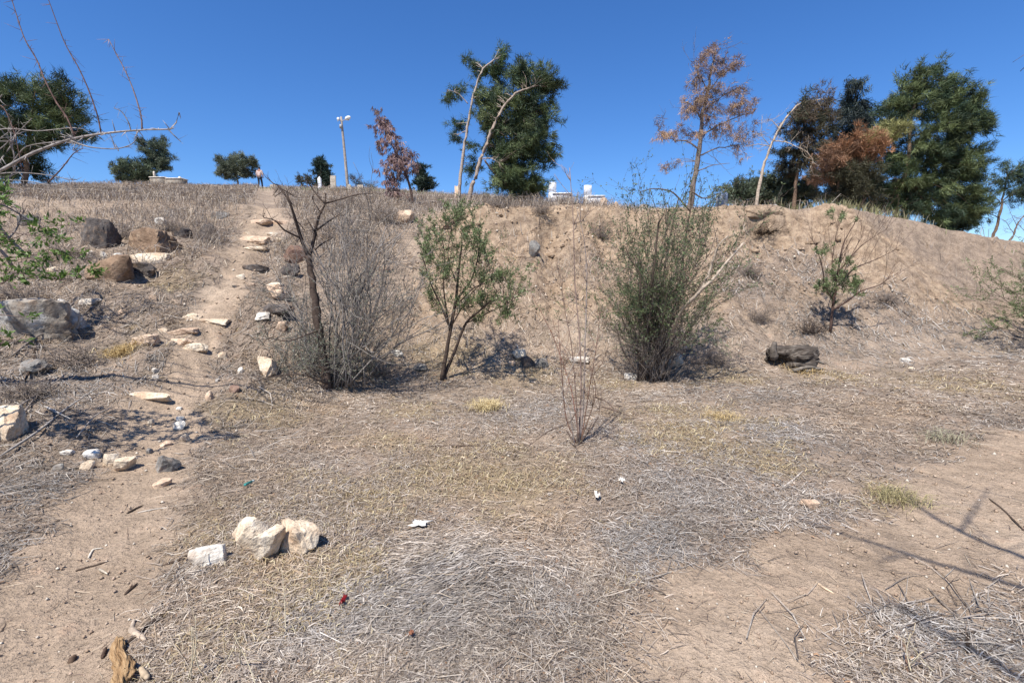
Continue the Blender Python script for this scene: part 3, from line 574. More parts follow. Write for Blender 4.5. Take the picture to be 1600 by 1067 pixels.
# ------------------------------------------------------------------ trees on the plateau
def tree(name, label, cat, px, d, trunk, r0, r1, limbs, lobes, cols, nsub=1.0, M=22, clumps=12, L=0.16, w=0.016, spread=0.7, droop=0.0, dz=0.7, bark=(120, 100, 84), group=None, sub_r=0.26, crown='crown', bare=0, twig=True, depth_f=0.9, back=0.0):
    """trunk and limbs: lists of (px, py, depth offset); lobes: (px, py, rx, ry[, colour index]) in photograph pixels at depth d"""
    base = on(px, d); t = thing(name, label, cat, base, group); s = d / F
    tp = [base + [0, 0, -0.1]] + [P(a, b, d + c) for a, b, c in trunk]
    sp_ = spline(tp, max(8, 5 * len(tp))); k = len(sp_); mb = MB(); bc = lin(*bark)
    wob = rng.normal(size=(k, 3)) * r0 * 0.12; wob[0] = 0; sp_ = sp_ + wob
    mb.tube(sp_, np.linspace(r0, r1, k) ** 1.0, 8, bc, 0.12); mb.build('trunk', M_BARK, t)
    lm = MB(); nodes = [sp_[int(k * 0.3):]]
    for ls in limbs:
        q = spline([P(a, b, d + c) for a, b, c in ls[1]], 12); q = q + rng.normal(size=q.shape) * ls[0] * 0.4
        bm_ = MB(); bm_.tube(q, np.linspace(ls[0], ls[0] * 0.3, 12), 5, bc * rng.uniform(.85, 1.15)); bm_.build('branch', M_BARK, t); nodes.append(q)
    nd = np.concatenate(nodes); cm = MB()
    for k in range(bare): q = nodes[rng.integers(0, len(nodes))]; j = rng.integers(1, len(q)); grow(lm, q[j], unit(rng.normal(size=3) * [1, .6, .7] + [.1, 0, .1]), rng.uniform(.3, .9) * r0 * 12, .007, 1, dict(kids=[4], seg=6, wob=.2, ang=.6), [], bc)
    cols = [lin(*c) for c in cols]
    for lb in lobes:
        a, b, rx, ry = lb[:4]; ci = lb[4] if len(lb) > 4 else None
        den = lb[5] if len(lb) > 5 else 1.0; dd = lb[6] if len(lb) > 6 else back
        c = P(a, b, d + dd); R = np.array([rx * s, max(rx, min(ry, rx * 1.6)) * s * depth_f, ry * s])
        n = max(3, int(nsub * den * 2.8 * (R[0] * R[2]) / (sub_r ** 2)))
        v = unit(rng.normal(size=(n, 3))) * rng.uniform(0.15, 1, (n, 1)) ** 0.45; sc = c + v * R * 0.9
        for q, vv in zip(sc, v):
            near = nd[np.argmin(((nd - q) ** 2).sum(1) + 0.6 * np.maximum(0, nd[:, 2] - q[2]) ** 2)]
            if twig:
                mid = (near + q) / 2 + [0, 0, 0.06 * np.linalg.norm(near - q) * (1 if not droop else 2)] + rng.normal(size=3) * .05
                dl = np.linalg.norm(near - q); lm.tube(spline([near, mid, q], 5), np.linspace(0.005 + .008 * dl, 0.004, 5), 3, bc * rng.uniform(.7, 1.1))
            out = unit(unit((q - near)) * 0.8 + vv * 0.5 + [0, 0, 0.25 - droop])
            kk = max(2, int(clumps * 1.1 * rng.uniform(.6, 1.3))); cc = q + rng.normal(size=(kk, 3)) * sub_r * np.array([.55, .55, .38]) + out * rng.uniform(-.25, .25, (kk, 1))
            ax = unit(out + 0.5 * rng.normal(size=(kk, 3)))
            col = cols[rng.integers(0, len(cols))] if ci is None else cols[ci]
            needles(cm, cc, ax, M, L * 1.35, w * 1.5, spread, np.tile(col, (kk, 1)) * rng.uniform(.62, 1.35) * rng.uniform(.85, 1.15, (kk, 1)), droop)
    lm.build('twigs', M_BARK, t, kind='stuff'); cm.build(crown, M_NEEDLE, t, smooth=False, kind='stuff'); return t
PG = [(70, 84, 54), (86, 98, 62), (58, 74, 54), (98, 108, 70)]
PINES = 'pine trees along the top of the bank'
def build_trees():
    tree('pine_tree', 'dark pine behind the thorny branch at the left edge', 'tree', 35, 20, [(40, 270, 0), (45, 220, 0), (52, 160, 0)], .11, .03, [(.04, [(42, 240, 0), (80, 215, 0), (110, 180, .2)]), (.04, [(42, 250, 0), (10, 220, 0), (-20, 190, 0)])],
         [(70, 165, 62, 44), (20, 150, 30, 26), (30, 215, 66, 40), (105, 165, 28, 26), (95, 210, 38, 20), (30, 262, 48, 24), (-25, 220, 45, 60)], PG, .55, L=.2, group=PINES)
    tree('olive_tree', 'round olive bush left of the pair above the long white tomb', 'tree', 207, 46, [(208, 284, 0), (206, 270, 0)], .09, .03, [], [(205, 268, 24, 20), (228, 268, 16, 20), (196, 258, 10, 10)], [(82, 94, 72), (98, 108, 86)], .75, L=.2, w=.03, sub_r=.28, M=18)
    tree('pine_tree', 'thin pine rising behind the round olive bush on the far brow', 'tree', 232, 47, [(234, 265, 0), (240, 230, 0)], .09, .03, [], [(243, 232, 24, 17), (240, 250, 22, 12), (255, 256, 16, 9), (262, 248, 7, 8)], [(76, 88, 72), (90, 98, 80)], .55, L=.24, w=.03, sub_r=.28, M=18)
    tree('olive_tree', 'spreading olive tree alone on the brow left of the man', 'tree', 372, 47, [(372, 284, 0), (366, 268, 0)], .1, .03, [(.05, [(371, 282, 0), (385, 265, 0), (392, 252, 0)])], [(352, 262, 17, 18), (378, 262, 18, 20), (392, 260, 9, 14), (365, 272, 20, 10)], [(90, 98, 80), (104, 110, 92)], .6, L=.22, w=.03, sub_r=.28, M=18)
    tree('conifer', 'small dark conical conifer left of the lamp post', 'tree', 505, 48, [(505, 270, 0), (502, 246, 0)], .09, .02, [], [(502, 250, 4, 7), (503, 262, 8, 8), (505, 274, 12, 9), (506, 286, 16, 9)], [(44, 60, 50), (54, 68, 54)], 1.8, L=.2, w=.04, sub_r=.35, M=18)
    tree('shrub', 'low dark shrub left of the small conical conifer', 'shrub', 480, 47, [(480, 287, 0), (478, 283, 0)], .05, .02, [], [(478, 281, 15, 6), (470, 283, 7, 5)], [(70, 74, 60), (86, 84, 70)], 1.2, L=.16, w=.03, sub_r=.35, M=14)
    tree('shrub', 'twiggy leafless shrub right of the lamp post', 'shrub', 556, 43, [(556, 290, 0), (557, 282, 0)], .04, .02, [], [(556, 283, 13, 7), (574, 290, 12, 5)], [(112, 100, 92), (92, 96, 72)], .8, L=.2, w=.014, sub_r=.3, M=12)
    tree('conifer', 'squat dark conifer between the red leaning tree and the tall pines', 'tree', 659, 40, [(659, 285, 0), (659, 262, 0)], .09, .02, [], [(659, 266, 4, 7), (659, 277, 9, 8), (661, 288, 16, 9)], [(46, 60, 50), (56, 68, 54)], 1.8, L=.2, w=.035, sub_r=.33, M=18)
    tree('dry_tree', 'leaning tree with drooping dry reddish leaves right of the lamp post', 'tree', 647, 20, [(640, 290, 0), (630, 262, 0), (612, 225, 0), (592, 180, 0)], .055, .014, [(.02, [(630, 262, 0), (645, 240, 0), (652, 238, 0)]), (.02, [(622, 245, 0), (606, 262, 0), (602, 285, 0)])],
         [(592, 190, 13, 16, None, 1), (600, 208, 24, 18), (612, 232, 20, 20), (628, 255, 24, 22), (640, 262, 14, 22), (608, 268, 12, 22), (606, 290, 5, 10), (622, 300, 5, 8)], [(138, 110, 106), (152, 126, 114), (120, 98, 96)], .62, M=12, clumps=8, L=.12, w=.022, spread=.6, droop=1.2, sub_r=.2, bark=(96, 80, 72), crown='dry_crown', bare=12)
    tree('pine_tree', 'tall thin pine with a pale trunk arching at the top and sparse tufts at left', 'tree', 718, 15.6, [(718, 290, 0), (724, 240, 0), (732, 190, 0), (742, 140, 0), (755, 108, 0), (772, 94, 0)], 0.055, .022, [(.016, [(731, 162, 0), (718, 148, 0), (700, 140, 0)]), (.016, [(736, 155, 0), (755, 148, 0), (772, 140, 0)]), (.014, [(727, 205, 0), (716, 210, 0)])],
         [(786, 95, 15, 18), (778, 125, 16, 22), (752, 118, 12, 14), (700, 150, 9, 8), (716, 145, 8, 9), (745, 150, 14, 12), (718, 195, 9, 11), (714, 215, 6, 8), (760, 165, 16, 12), (735, 235, 10, 16), (735, 262, 8, 8), (765, 105, 8, 10), (740, 100, 6, 6)], [(72, 88, 54), (58, 74, 48)], .8, L=.13, w=.012, sub_r=.17, clumps=8, M=22, bark=(166, 152, 140), group=PINES, back=.55, depth_f=.7)
    tree('pine_tree', 'big dense green pine behind the arching pale trunks at the centre', 'tree', 730, 15.0, [(738, 290, 0), (755, 240, 0), (768, 205, 0), (785, 170, 0), (808, 145, 0), (836, 135, 0)], .068, .022, [(.018, [(752, 248, 0), (768, 248, -.1), (780, 255, -.2)]), (.02, [(765, 212, 0), (790, 190, .2), (830, 180, .3)]), (.03, [(757, 250, 0), (775, 275, .4), (790, 290, .7)])],
         [(838, 128, 42, 20), (812, 118, 20, 16), (860, 135, 20, 12), (800, 170, 38, 30), (835, 165, 24, 30), (790, 215, 46, 38), (840, 210, 34, 36), (815, 250, 52, 34), (800, 280, 50, 30), (765, 180, 18, 26), (820, 295, 34, 14), (775, 155, 14, 16)], PG, .85, L=.13, w=.012, sub_r=.18, clumps=11, M=24, bark=(158, 142, 128), group=PINES, back=.5)
    tree('dead_pine', 'tall dead pine with rusty brown needles behind the big green shrub', 'tree', 1078, 16.5, [(1083, 290, 0), (1092, 235, 0), (1098, 180, 0), (1108, 130, 0), (1118, 75, 0)], .10, .02,
         [(.03, [(1093, 235, 0), (1075, 222, 0), (1050, 218, 0), (1028, 205, .2)]), (.03, [(1095, 212, 0), (1125, 195, 0), (1160, 180, 0), (1180, 172, -.2)]), (.025, [(1090, 245, 0), (1120, 232, 0), (1165, 225, .3)]), (.025, [(1098, 190, 0), (1082, 165, 0), (1065, 160, 0)]), (.02, [(1106, 145, 0), (1130, 115, 0), (1155, 100, 0)]), (.02, [(1104, 140, 0), (1090, 112, 0), (1085, 100, 0)]), (.02, [(1090, 268, 0), (1115, 258, 0), (1140, 255, -.3)]), (.02, [(1098, 175, 0), (1130, 150, .4), (1160, 135, .5)])],
         [(1122, 80, 13, 12), (1100, 90, 14, 14), (1130, 100, 20, 14), (1095, 110, 20, 12), (1155, 105, 14, 10), (1085, 130, 12, 10), (1120, 145, 30, 14), (1155, 140, 16, 12), (1090, 160, 28, 16), (1072, 172, 14, 12), (1110, 175, 26, 12), (1165, 170, 22, 14), (1140, 170, 18, 10), (1035, 205, 16, 10), (1055, 208, 14, 9), (1140, 205, 26, 12), (1168, 210, 14, 14), (1160, 235, 12, 10, None, .5), (1050, 255, 6, 8, None, .6), (1115, 205, 20, 12, None, .6), (1080, 215, 18, 10, None, .5)],
         [(154, 128, 106), (136, 114, 100), (164, 136, 108), (118, 102, 94)], .62, M=14, clumps=8, L=.12, w=.011, spread=.7, droop=.5, sub_r=.17, bark=(124, 112, 104), group=PINES, crown='dry_crown', bare=40)
    tree('dead_tree', 'bare pale leaning trunk bent over to the right at the top of the bank', 'tree', 1182, 15.6, [(1184, 305, 0), (1192, 265, 0), (1208, 220, 0), (1228, 185, 0), (1250, 162, 0), (1272, 157, 0), (1300, 155, 0)], .052, .014,
         [(.02, [(1208, 220, 0), (1226, 222, 0), (1258, 235, -.2)]), (.016, [(1203, 229, 0), (1185, 226, 0), (1160, 230, 0)]), (.016, [(1218, 203, 0), (1208, 190, 0), (1204, 186, 0)]), (.012, [(1204, 228, 0), (1190, 212, 0), (1192, 190, 0), (1206, 186, 0)]), (.012, [(1258, 235, -.2), (1270, 250, -.2), (1262, 270, -.2)])],
         [(1260, 158, 12, 8, None, .6), (1285, 150, 14, 8, None, .9), (1295, 165, 10, 8, None, .7), (1250, 180, 14, 10, None, .6), (1270, 172, 14, 10, None, .8)], [(70, 74, 56), (92, 80, 64)], .8, M=16, clumps=8, L=.12, w=.012, sub_r=.15, bark=(176, 160, 142), group=PINES, bare=34)
    tree('conifer', 'ragged brownish green conifer behind the bare leaning trunk', 'tree', 1240, 20, [(1243, 290, 0), (1250, 230, 0), (1262, 165, 0)], .08, .02, [], [(1272, 168, 22, 14), (1250, 185, 24, 14), (1275, 205, 24, 16), (1240, 212, 22, 14), (1262, 235, 30, 16), (1235, 245, 22, 16), (1285, 180, 14, 12), (1255, 258, 26, 12)], [(62, 64, 50), (78, 72, 54), (54, 58, 50), (90, 76, 60)], .85, L=.16, w=.016, sub_r=.24, M=20, droop=.5, group=PINES)
    for a in [('grey-green olive bush nearest the big shrub on the bank top', 1150, 20.5, [(1145, 308, 22, 22), (1160, 300, 16, 18)]), ('grey-green olive bush left of the bare leaning trunk', 1178, 21.5, [(1180, 300, 24, 26), (1168, 310, 18, 16), (1196, 305, 14, 20)]),
              ('wide grey-green olive bush right of the bare leaning trunk', 1235, 21, [(1225, 300, 26, 28), (1252, 295, 28, 30), (1240, 318, 40, 14), (1215, 280, 14, 12)])]:
        tree('olive_bush', a[0], 'bush', a[1], a[2], [(a[1], 322, 0), (a[1] + 4, 305, 0)], .06, .02, [], a[3], [(82, 92, 72), (96, 104, 86), (70, 82, 66)], 1.1, L=.12, w=.022, sub_r=.24, M=18, group='olive bushes on the bank top')
    tree('conifer', 'tall dark bluish conifer with a ragged pointed top', 'tree', 1330, 23, [(1330, 290, 0), (1334, 210, 0), (1338, 125, 0)], .11, .02, [], [(1337, 133, 9, 10), (1334, 150, 14, 10), (1342, 160, 12, 9), (1328, 172, 18, 11), (1342, 186, 24, 12), (1322, 200, 26, 13), (1345, 214, 28, 13), (1318, 230, 30, 15), (1345, 245, 30, 18), (1318, 265, 34, 20), (1335, 295, 40, 22)], [(50, 60, 58), (58, 68, 62), (44, 54, 52)], 1.1, L=.2, w=.02, sub_r=.27, M=20, droop=.6, group=PINES)
    tree('pine_tree', 'half dead pine with an orange brown crown on the right of the bank top', 'tree', 1309, 16.8, [(1309, 300, 0), (1312, 265, 0), (1322, 240, 0)], .05, .02, [(.03, [(1328, 315, 0), (1340, 285, 0), (1352, 265, 0)])],
         [(1335, 222, 34, 16, 0), (1322, 245, 34, 18, 1), (1350, 240, 30, 18, 0), (1300, 255, 24, 14, 1), (1375, 215, 24, 12, 2), (1395, 205, 22, 14, 2), (1310, 275, 36, 14, 3), (1345, 270, 30, 16, 3), (1330, 295, 30, 14, 3), (1300, 308, 22, 12, 3), (1345, 312, 30, 12, 3), (1285, 280, 14, 12, 1)], [(160, 118, 86), (140, 108, 84), (136, 134, 84), (80, 78, 58)], .9, L=.13, w=.012, sub_r=.2, M=20, group=PINES)
    tree('pine_tree', 'largest green pine with wind-swept crown at the right', 'tree', 1400, 18.2, [(1402, 310, 0), (1412, 285, 0), (1420, 240, 0), (1424, 180, 0), (1450, 110, 0)], .09, .025,
         [(.03, [(1420, 215, 0), (1450, 205, .2), (1500, 190, .4)]), (.03, [(1415, 270, 0), (1460, 255, .4), (1510, 240, .6)]), (.025, [(1421, 220, 0), (1398, 232, 0), (1375, 240, 0)]), (.02, [(1423, 190, 0), (1415, 160, 0), (1412, 150, 0)])],
         [(1452, 110, 16, 12), (1425, 128, 24, 15), (1462, 130, 28, 16), (1415, 150, 18, 14), (1490, 140, 16, 12), (1400, 170, 30, 14), (1450, 165, 40, 24), (1505, 160, 26, 22), (1525, 170, 14, 18), (1470, 200, 50, 26), (1520, 200, 26, 20), (1390, 205, 26, 20), (1430, 235, 46, 24), (1500, 235, 36, 16), (1520, 262, 22, 20), (1470, 265, 50, 28), (1400, 275, 40, 26), (1440, 300, 52, 26), (1500, 295, 36, 30), (1380, 305, 28, 18), (1490, 335, 36, 18), (1515, 320, 18, 22), (1425, 322, 36, 16), (1375, 322, 26, 14), (1465, 345, 30, 14)],
         PG, .72, L=.15, w=.013, sub_r=.19, clumps=11, M=22, bark=(130, 112, 96), group=PINES)
    tree('pine_tree', 'small dark pine low behind the mound under the largest pine', 'tree', 1500, 20.5, [(1502, 365, 0), (1508, 345, 0)], .05, .02, [], [(1490, 345, 22, 16), (1510, 350, 18, 12), (1478, 358, 16, 10), (1515, 335, 18, 14)], [(50, 62, 46), (64, 74, 50)], 1.1, L=.15, w=.015, sub_r=.22, M=20, group=PINES)
    tree('pine_tree', 'open-crowned slim pine at the right edge on the mound', 'tree', 1552, 20, [(1556, 360, 0), (1564, 325, 0), (1574, 275, 0)], .06, .02, [(.02, [(1565, 320, 0), (1552, 305, 0), (1545, 300, 0)]), (.02, [(1566, 315, 0), (1585, 300, 0), (1600, 290, 0)]), (.02, [(1560, 340, 0), (1542, 332, 0)])],
         [(1578, 262, 16, 10), (1592, 275, 14, 14), (1562, 285, 16, 11), (1550, 300, 13, 9), (1580, 300, 20, 12), (1598, 310, 14, 16), (1545, 325, 10, 7), (1612, 280, 14, 18)], [(62, 76, 58), (76, 90, 66)], .75, L=.14, w=.013, sub_r=.2, M=20, clumps=8, group=PINES)
    tree('dead_tree', 'short leafless grey tree at the right edge under the slim pine', 'tree', 1578, 19, [(1582, 370, 0), (1590, 350, 0), (1602, 335, 0)], .04, .015, [(.012, [(1584, 365, 0), (1570, 345, 0), (1562, 342, 0)]), (.01, [(1590, 350, 0), (1600, 360, 0), (1608, 372, 0)]), (.01, [(1588, 352, 0), (1580, 335, 0), (1574, 320, 0)])], [(1598, 345, 16, 14, None, .5)], [(120, 104, 92)], .5, M=4, clumps=3, L=.12, w=.008, sub_r=.15, bark=(118, 102, 92), bare=22)

# ------------------------------------------------------------------ shrubs and saplings
def grow(mb, p, dr, L, r, lvl, cfg, out, col):
    """a wandering shoot with side shoots; every point of the last levels goes to out"""
    n = max(3, int(cfg.get('seg', 6))); pts = [np.array(p, float)]; d = unit(dr); step = L / n; dirs = [d]
    for i in range(n):
        d = unit(d + rng.normal(size=3) * cfg.get('wob', .16) + np.array([0, 0, cfg.get('up', .06)])); pts.append(pts[-1] + d * step); dirs.append(d)
    mb.tube(pts, np.linspace(r, max(r * .4, .0012), n + 1), 6 if r > .012 else (4 if r > .006 else 3), col * rng.uniform(.8, 1.2))
    if lvl <= cfg.get('leaflvl', 1):
        for q, dd in zip(pts[1:], dirs[1:]): out.append((q, dd))
    if lvl > 0:
        m = cfg['kids'][lvl - 1]
        for k in range(m):
            t = rng.uniform(cfg.get('t0', .25), 1.0) * n; i = min(int(t), n - 1); q = pts[i] + (pts[i + 1] - pts[i]) * (t - i)
            nd = unit(dirs[i] + rng.normal(size=3) * cfg.get('ang', .6)); grow(mb, q, nd, L * rng.uniform(.35, .65) * (1 - .3 * t / n), r * .55, lvl - 1, cfg, out, col)
def leaf_set(mb, pts, per, L, w, cols, spread=.8, keep=1.0):
    if not pts: return
    q = np.array([a for a, b in pts]); dd = np.array([b for a, b in pts]); k = rng.uniform(0, 1, len(q)) < keep; q, dd = np.repeat(q[k], per, 0), np.repeat(dd[k], per, 0)
    q = q + rng.normal(size=q.shape) * L * .25; leaves(mb, q, dd, L, w, pal(cols, len(q), .22), spread)
def pxdir(base, px, py, d):
    return P(px, py, d) - base
GLEAF = [(98, 114, 70), (116, 130, 84), (84, 100, 62), (128, 138, 98)]
def build_shrubs():
    # grey twiggy bush with a twisted trunk
    b = G(512, 606); d = b[1]; t = thing('grey_bush', 'tall leafless grey bush with a twisted dark trunk beside the path', 'bush', b); bc = lin(84, 72, 64); gc = lin(138, 131, 124)
    mb = MB(); trunk = [b + [0, 0, -.05]] + [P(x, y, d + c) for x, y, c in [(506, 570, 0), (499, 520, 0), (492, 470, 0), (484, 420, .05), (482, 400, .05)]]
    mb.tube(spline(trunk, 26) + rng.normal(size=(26, 3)) * .006, np.linspace(.075, .042, 26), 8, bc, .22); mb.build('trunk', M_BARK, t)
    mb = MB(); out = []
    for r, pts in [(.03, [(482, 402, .05), (470, 370, 0), (462, 345, -.1), (452, 315, -.2), (435, 290, -.2)]), (.032, [(482, 402, .05), (490, 375, .1), (496, 345, .1), (508, 318, .1)]), (.014, [(508, 318, .1), (498, 308, .1), (486, 292, .1), (478, 280, 0)]), (.014, [(508, 318, .1), (530, 312, .2), (560, 304, .2), (590, 302, .2)]),
                   (.016, [(470, 372, 0), (445, 360, -.2), (430, 345, -.3), (412, 340, -.3)]), (.014, [(492, 390, .05), (505, 380, .2), (520, 372, .2)]), (.014, [(494, 360, .1), (515, 345, .2), (535, 332, .3)]), (.012, [(512, 600, -.1), (470, 585, -.4), (420, 590, -.6), (385, 600, -.6)]), (.014, [(500, 515, 0), (480, 523, -.2), (450, 533, -.3), (420, 528, -.4)]), (.01, [(455, 318, -.2), (448, 300, -.2), (456, 292, -.2)])]:
        q = spline([P(x, y, d + c) for x, y, c in pts], 12); bm_ = MB(); bm_.tube(q, np.linspace(r, r * .35, 12), 5, bc, .12); bm_.build('branch', M_BARK, t)
        for k in range(7): i = rng.integers(3, 12); grow(mb, q[i], unit(rng.normal(size=3) + [0, 0, .5]), rng.uniform(.12, .35), r * .25, 1, dict(kids=[2], seg=4, wob=.2), out, bc)
    out = []
    for k in range(46):
        px = rng.uniform(455, 650); py = rng.uniform(305, 440) + max(0, px - 590) * 1.3 + max(0, 500 - px) * 1.6; bb = b + [rng.normal() * .18 + .12, rng.uniform(.0, .4), 0]; v = P(px, py, d + rng.uniform(0, .7)) - bb
        grow(mb, bb, v + [0, 0, -.2], np.linalg.norm(v) * rng.uniform(.8, 1.0), rng.uniform(.007, .013), 2, dict(kids=[3, 7], seg=8, wob=.15, up=.04, ang=.5, t0=.3), out, gc * rng.uniform(.7, 1.1))
    mb.build('twigs', M_BARK, t, kind='stuff'); lf = MB(); leaf_set(lf, [o for o in out if o[0][2] < b[2] + 1.7], 1, .03, .008, [(118, 126, 102), (132, 136, 116)], .9, .35); lf.build('foliage', M_LEAF, t, smooth=False, kind='stuff')
    mb = MB(); out = []
    b2 = G(500, 600); t2 = thing('saltbush', 'low grey-green bush growing around the foot of the twisted trunk', 'bush', b2)
    for k in range(90):
        px = rng.uniform(405, 640); py = rng.uniform(480, 575); bb = G(rng.uniform(430, 600), rng.uniform(575, 602)); v = P(px, py, bb[1] + rng.uniform(-.3, .3)) - bb
        grow(mb, bb, v, min(.75, np.linalg.norm(v)), .005, 1, dict(kids=[6], seg=6, wob=.2, ang=.6), out, gc * .8)
    mb.build('twigs', M_BARK, t2, kind='stuff'); lf = MB(); leaf_set(lf, out, 2, .036, .009, [(122, 128, 106), (136, 140, 120), (106, 114, 92), (146, 144, 128)], .9, .75); lf.build('foliage', M_LEAF, t2, smooth=False, kind='stuff')
    # leafy young tree
    b = G(690, 594); d = b[1]; t = thing('almond_tree', 'young leafy green almond tree with two leaning trunks at the bank foot', 'tree', b); mb = MB(); kc = lin(82, 70, 62); nodes = []
    st = [(.035, [(690, 594, 0), (696, 560, 0), (703, 520, 0), (712, 470, 0), (716, 430, .1), (722, 380, .2)]), (.03, [(693, 590, .05), (710, 550, .05), (728, 505, 0), (750, 485, -.1), (775, 462, -.2)])]
    for r, pts in st:
        mb = MB(); q = spline([P(x, y, d + c) for x, y, c in pts], 18); q[0] -= [0, 0, .05]; mb.tube(q, np.linspace(r, r * .4, 18), 7, kc, .12); nodes.append(q[6:]); mb.build('trunk', M_BARK, t)
    mb = MB(); out = []
    for r, pts in [(.02, [(704, 515, 0), (690, 480, 0), (672, 440, 0), (660, 400, 0)]), (.02, [(712, 470, 0), (735, 440, .2), (745, 410, .2), (750, 380, .2)]), (.016, [(703, 520, 0), (693, 450, -.2), (695, 400, -.2), (688, 360, -.2)]), (.014, [(728, 505, 0), (760, 490, .2), (800, 470, .2)]), (.014, [(705, 510, .1), (735, 460, .4), (770, 430, .4), (790, 420, .4)]), (.012, [(775, 462, -.2), (795, 465, -.2), (815, 462, -.2)]), (.012, [(712, 440, 0), (700, 400, .2), (706, 350, .2)]), (.012, [(720, 470, 0), (740, 450, -.3), (765, 440, -.3), (795, 430, -.2)])]:
        q = spline([P(x, y, d + c) for x, y, c in pts], 12); bm_ = MB(); bm_.tube(q, np.linspace(r, r * .35, 12), 5, kc); bm_.build('branch', M_BARK, t); nodes.append(q)
    nd = np.concatenate(nodes)
    for a, c, rx, ry, n in [(712, 352, 24, 22, 15), (680, 375, 24, 24, 16), (668, 410, 18, 26, 12), (740, 385, 28, 24, 18), (715, 400, 36, 28, 22), (760, 400, 20, 20, 9), (690, 440, 28, 22, 14), (745, 435, 36, 26, 22), (780, 440, 26, 20, 15), (800, 455, 22, 22, 14), (760, 475, 30, 16, 17), (790, 490, 24, 14, 12), (720, 485, 28, 16, 14), (680, 470, 20, 18, 8), (745, 505, 24, 10, 7), (725, 345, 16, 14, 6), (700, 345, 14, 14, 6)]:
        for k in range(n):
            v = unit(rng.normal(size=3)) * rng.uniform(.1, 1.45); q = P(a + v[0] * rx, c + v[1] * ry, d + v[2] * .7); nn = nd[np.argmin(((nd - q) ** 2).sum(1))]
            dd = unit(q - nn + [0, 0, .15]); mb.tube(spline([nn, (nn + q) / 2 + rng.normal(size=3) * .03, q], 5), np.linspace(.005, .003, 5), 3, kc)
            grow(mb, q - dd * .1, dd + [0, 0, .3], rng.uniform(.18, .42), .003, 1, dict(kids=[3], seg=6, wob=.16, ang=.6, up=.1), out, kc)
    mb.build('twigs', M_BARK, t, kind='stuff'); lf = MB(); leaf_set(lf, out, 3, .05, .0135, GLEAF, .85, .8); lf.build('foliage', M_LEAF, t, smooth=False, kind='stuff')
    # thin sapling of straight stems
    b = G(905, 692); d = b[1]; t = thing('sapling', 'leafless sapling of straight thin grey and reddish stems before the bank', 'sapling', b)
    for i, (r, pts, c) in enumerate([(.014, [(906, 690, 0), (912, 620, 0), (914, 540, 0), (917, 430, .1), (912, 370, .1), (902, 330, .1)], (150, 136, 126)), (.009, [(903, 690, 0), (900, 620, 0), (893, 540, 0), (882, 480, 0), (874, 420, 0)], (126, 106, 94)), (.008, [(908, 688, 0), (922, 600, 0), (932, 540, 0), (938, 480, .1)], (126, 98, 84)), (.008, [(900, 690, 0), (884, 650, 0), (876, 560, -.1), (872, 500, -.1)], (128, 98, 84)),
                       (.012, [(904, 690, 0), (908, 600, 0), (905, 520, 0), (898, 440, 0), (896, 350, 0), (890, 262, .1)], (142, 122, 110)), (.008, [(907, 690, 0), (930, 620, -.1), (925, 580, -.1), (918, 560, -.1)], (120, 96, 80)), (.007, [(898, 700, -.1), (890, 640, -.2), (878, 612, -.2), (900, 560, -.2), (915, 520, -.1)], (170, 158, 146)), (.007, [(905, 690, 0), (893, 610, .1), (870, 540, .1), (852, 500, .1), (830, 460, .1)], (138, 98, 84)), (.006, [(904, 690, 0), (898, 640, .1), (880, 590, .2), (850, 560, .3)], (150, 138, 128)), (.006, [(908, 690, 0), (935, 650, -.1), (933, 610, -.1), (920, 570, -.1)], (110, 92, 80))]):
        mb = MB(); q = spline([P(x, y, d + e) for x, y, e in pts], 20); q[0] = b + (q[0] - b) * .6 - [0, 0, .03]; cc = lin(*c); mb.tube(q, np.linspace(r, r * .3, 20) * .85, 5, cc, .1); out = []
        for k in range(14 if i < 6 else 4): j = rng.integers(6, 19); grow(mb, q[j], unit(rng.normal(size=3) * [.6, .6, .3] + [0, 0, .7]), rng.uniform(.1, .42), r * .3, 1, dict(kids=[1], seg=5, wob=.12), out, cc)
        mb.build('stem', M_BARK, t)
    mb = MB(); out = []
    for (x0, y0, x1, y1) in [(902, 640, 880, 668), (880, 665, 820, 702), (905, 695, 925, 660), (885, 672, 902, 700), (930, 620, 960, 640), (940, 635, 985, 650)]:
        mb.tube(spline([P(x0, y0, d - .05), (P(x0, y0, d - .1) + P(x1, y1, d - .25)) / 2 + rng.normal(size=3) * .03, P(x1, y1, d - .3)], 7), np.linspace(.007, .003, 7), 4, lin(104, 88, 78))
    mb.build('broken_twigs', M_BARK, t, kind='stuff')
    # big green shrub with broken pale branches
    b = G(1022, 596); d = b[1]; t = thing('green_shrub', 'big dense green shrub with broken bare branches sticking out', 'shrub', b); dk = lin(96, 86, 78); mb = MB()
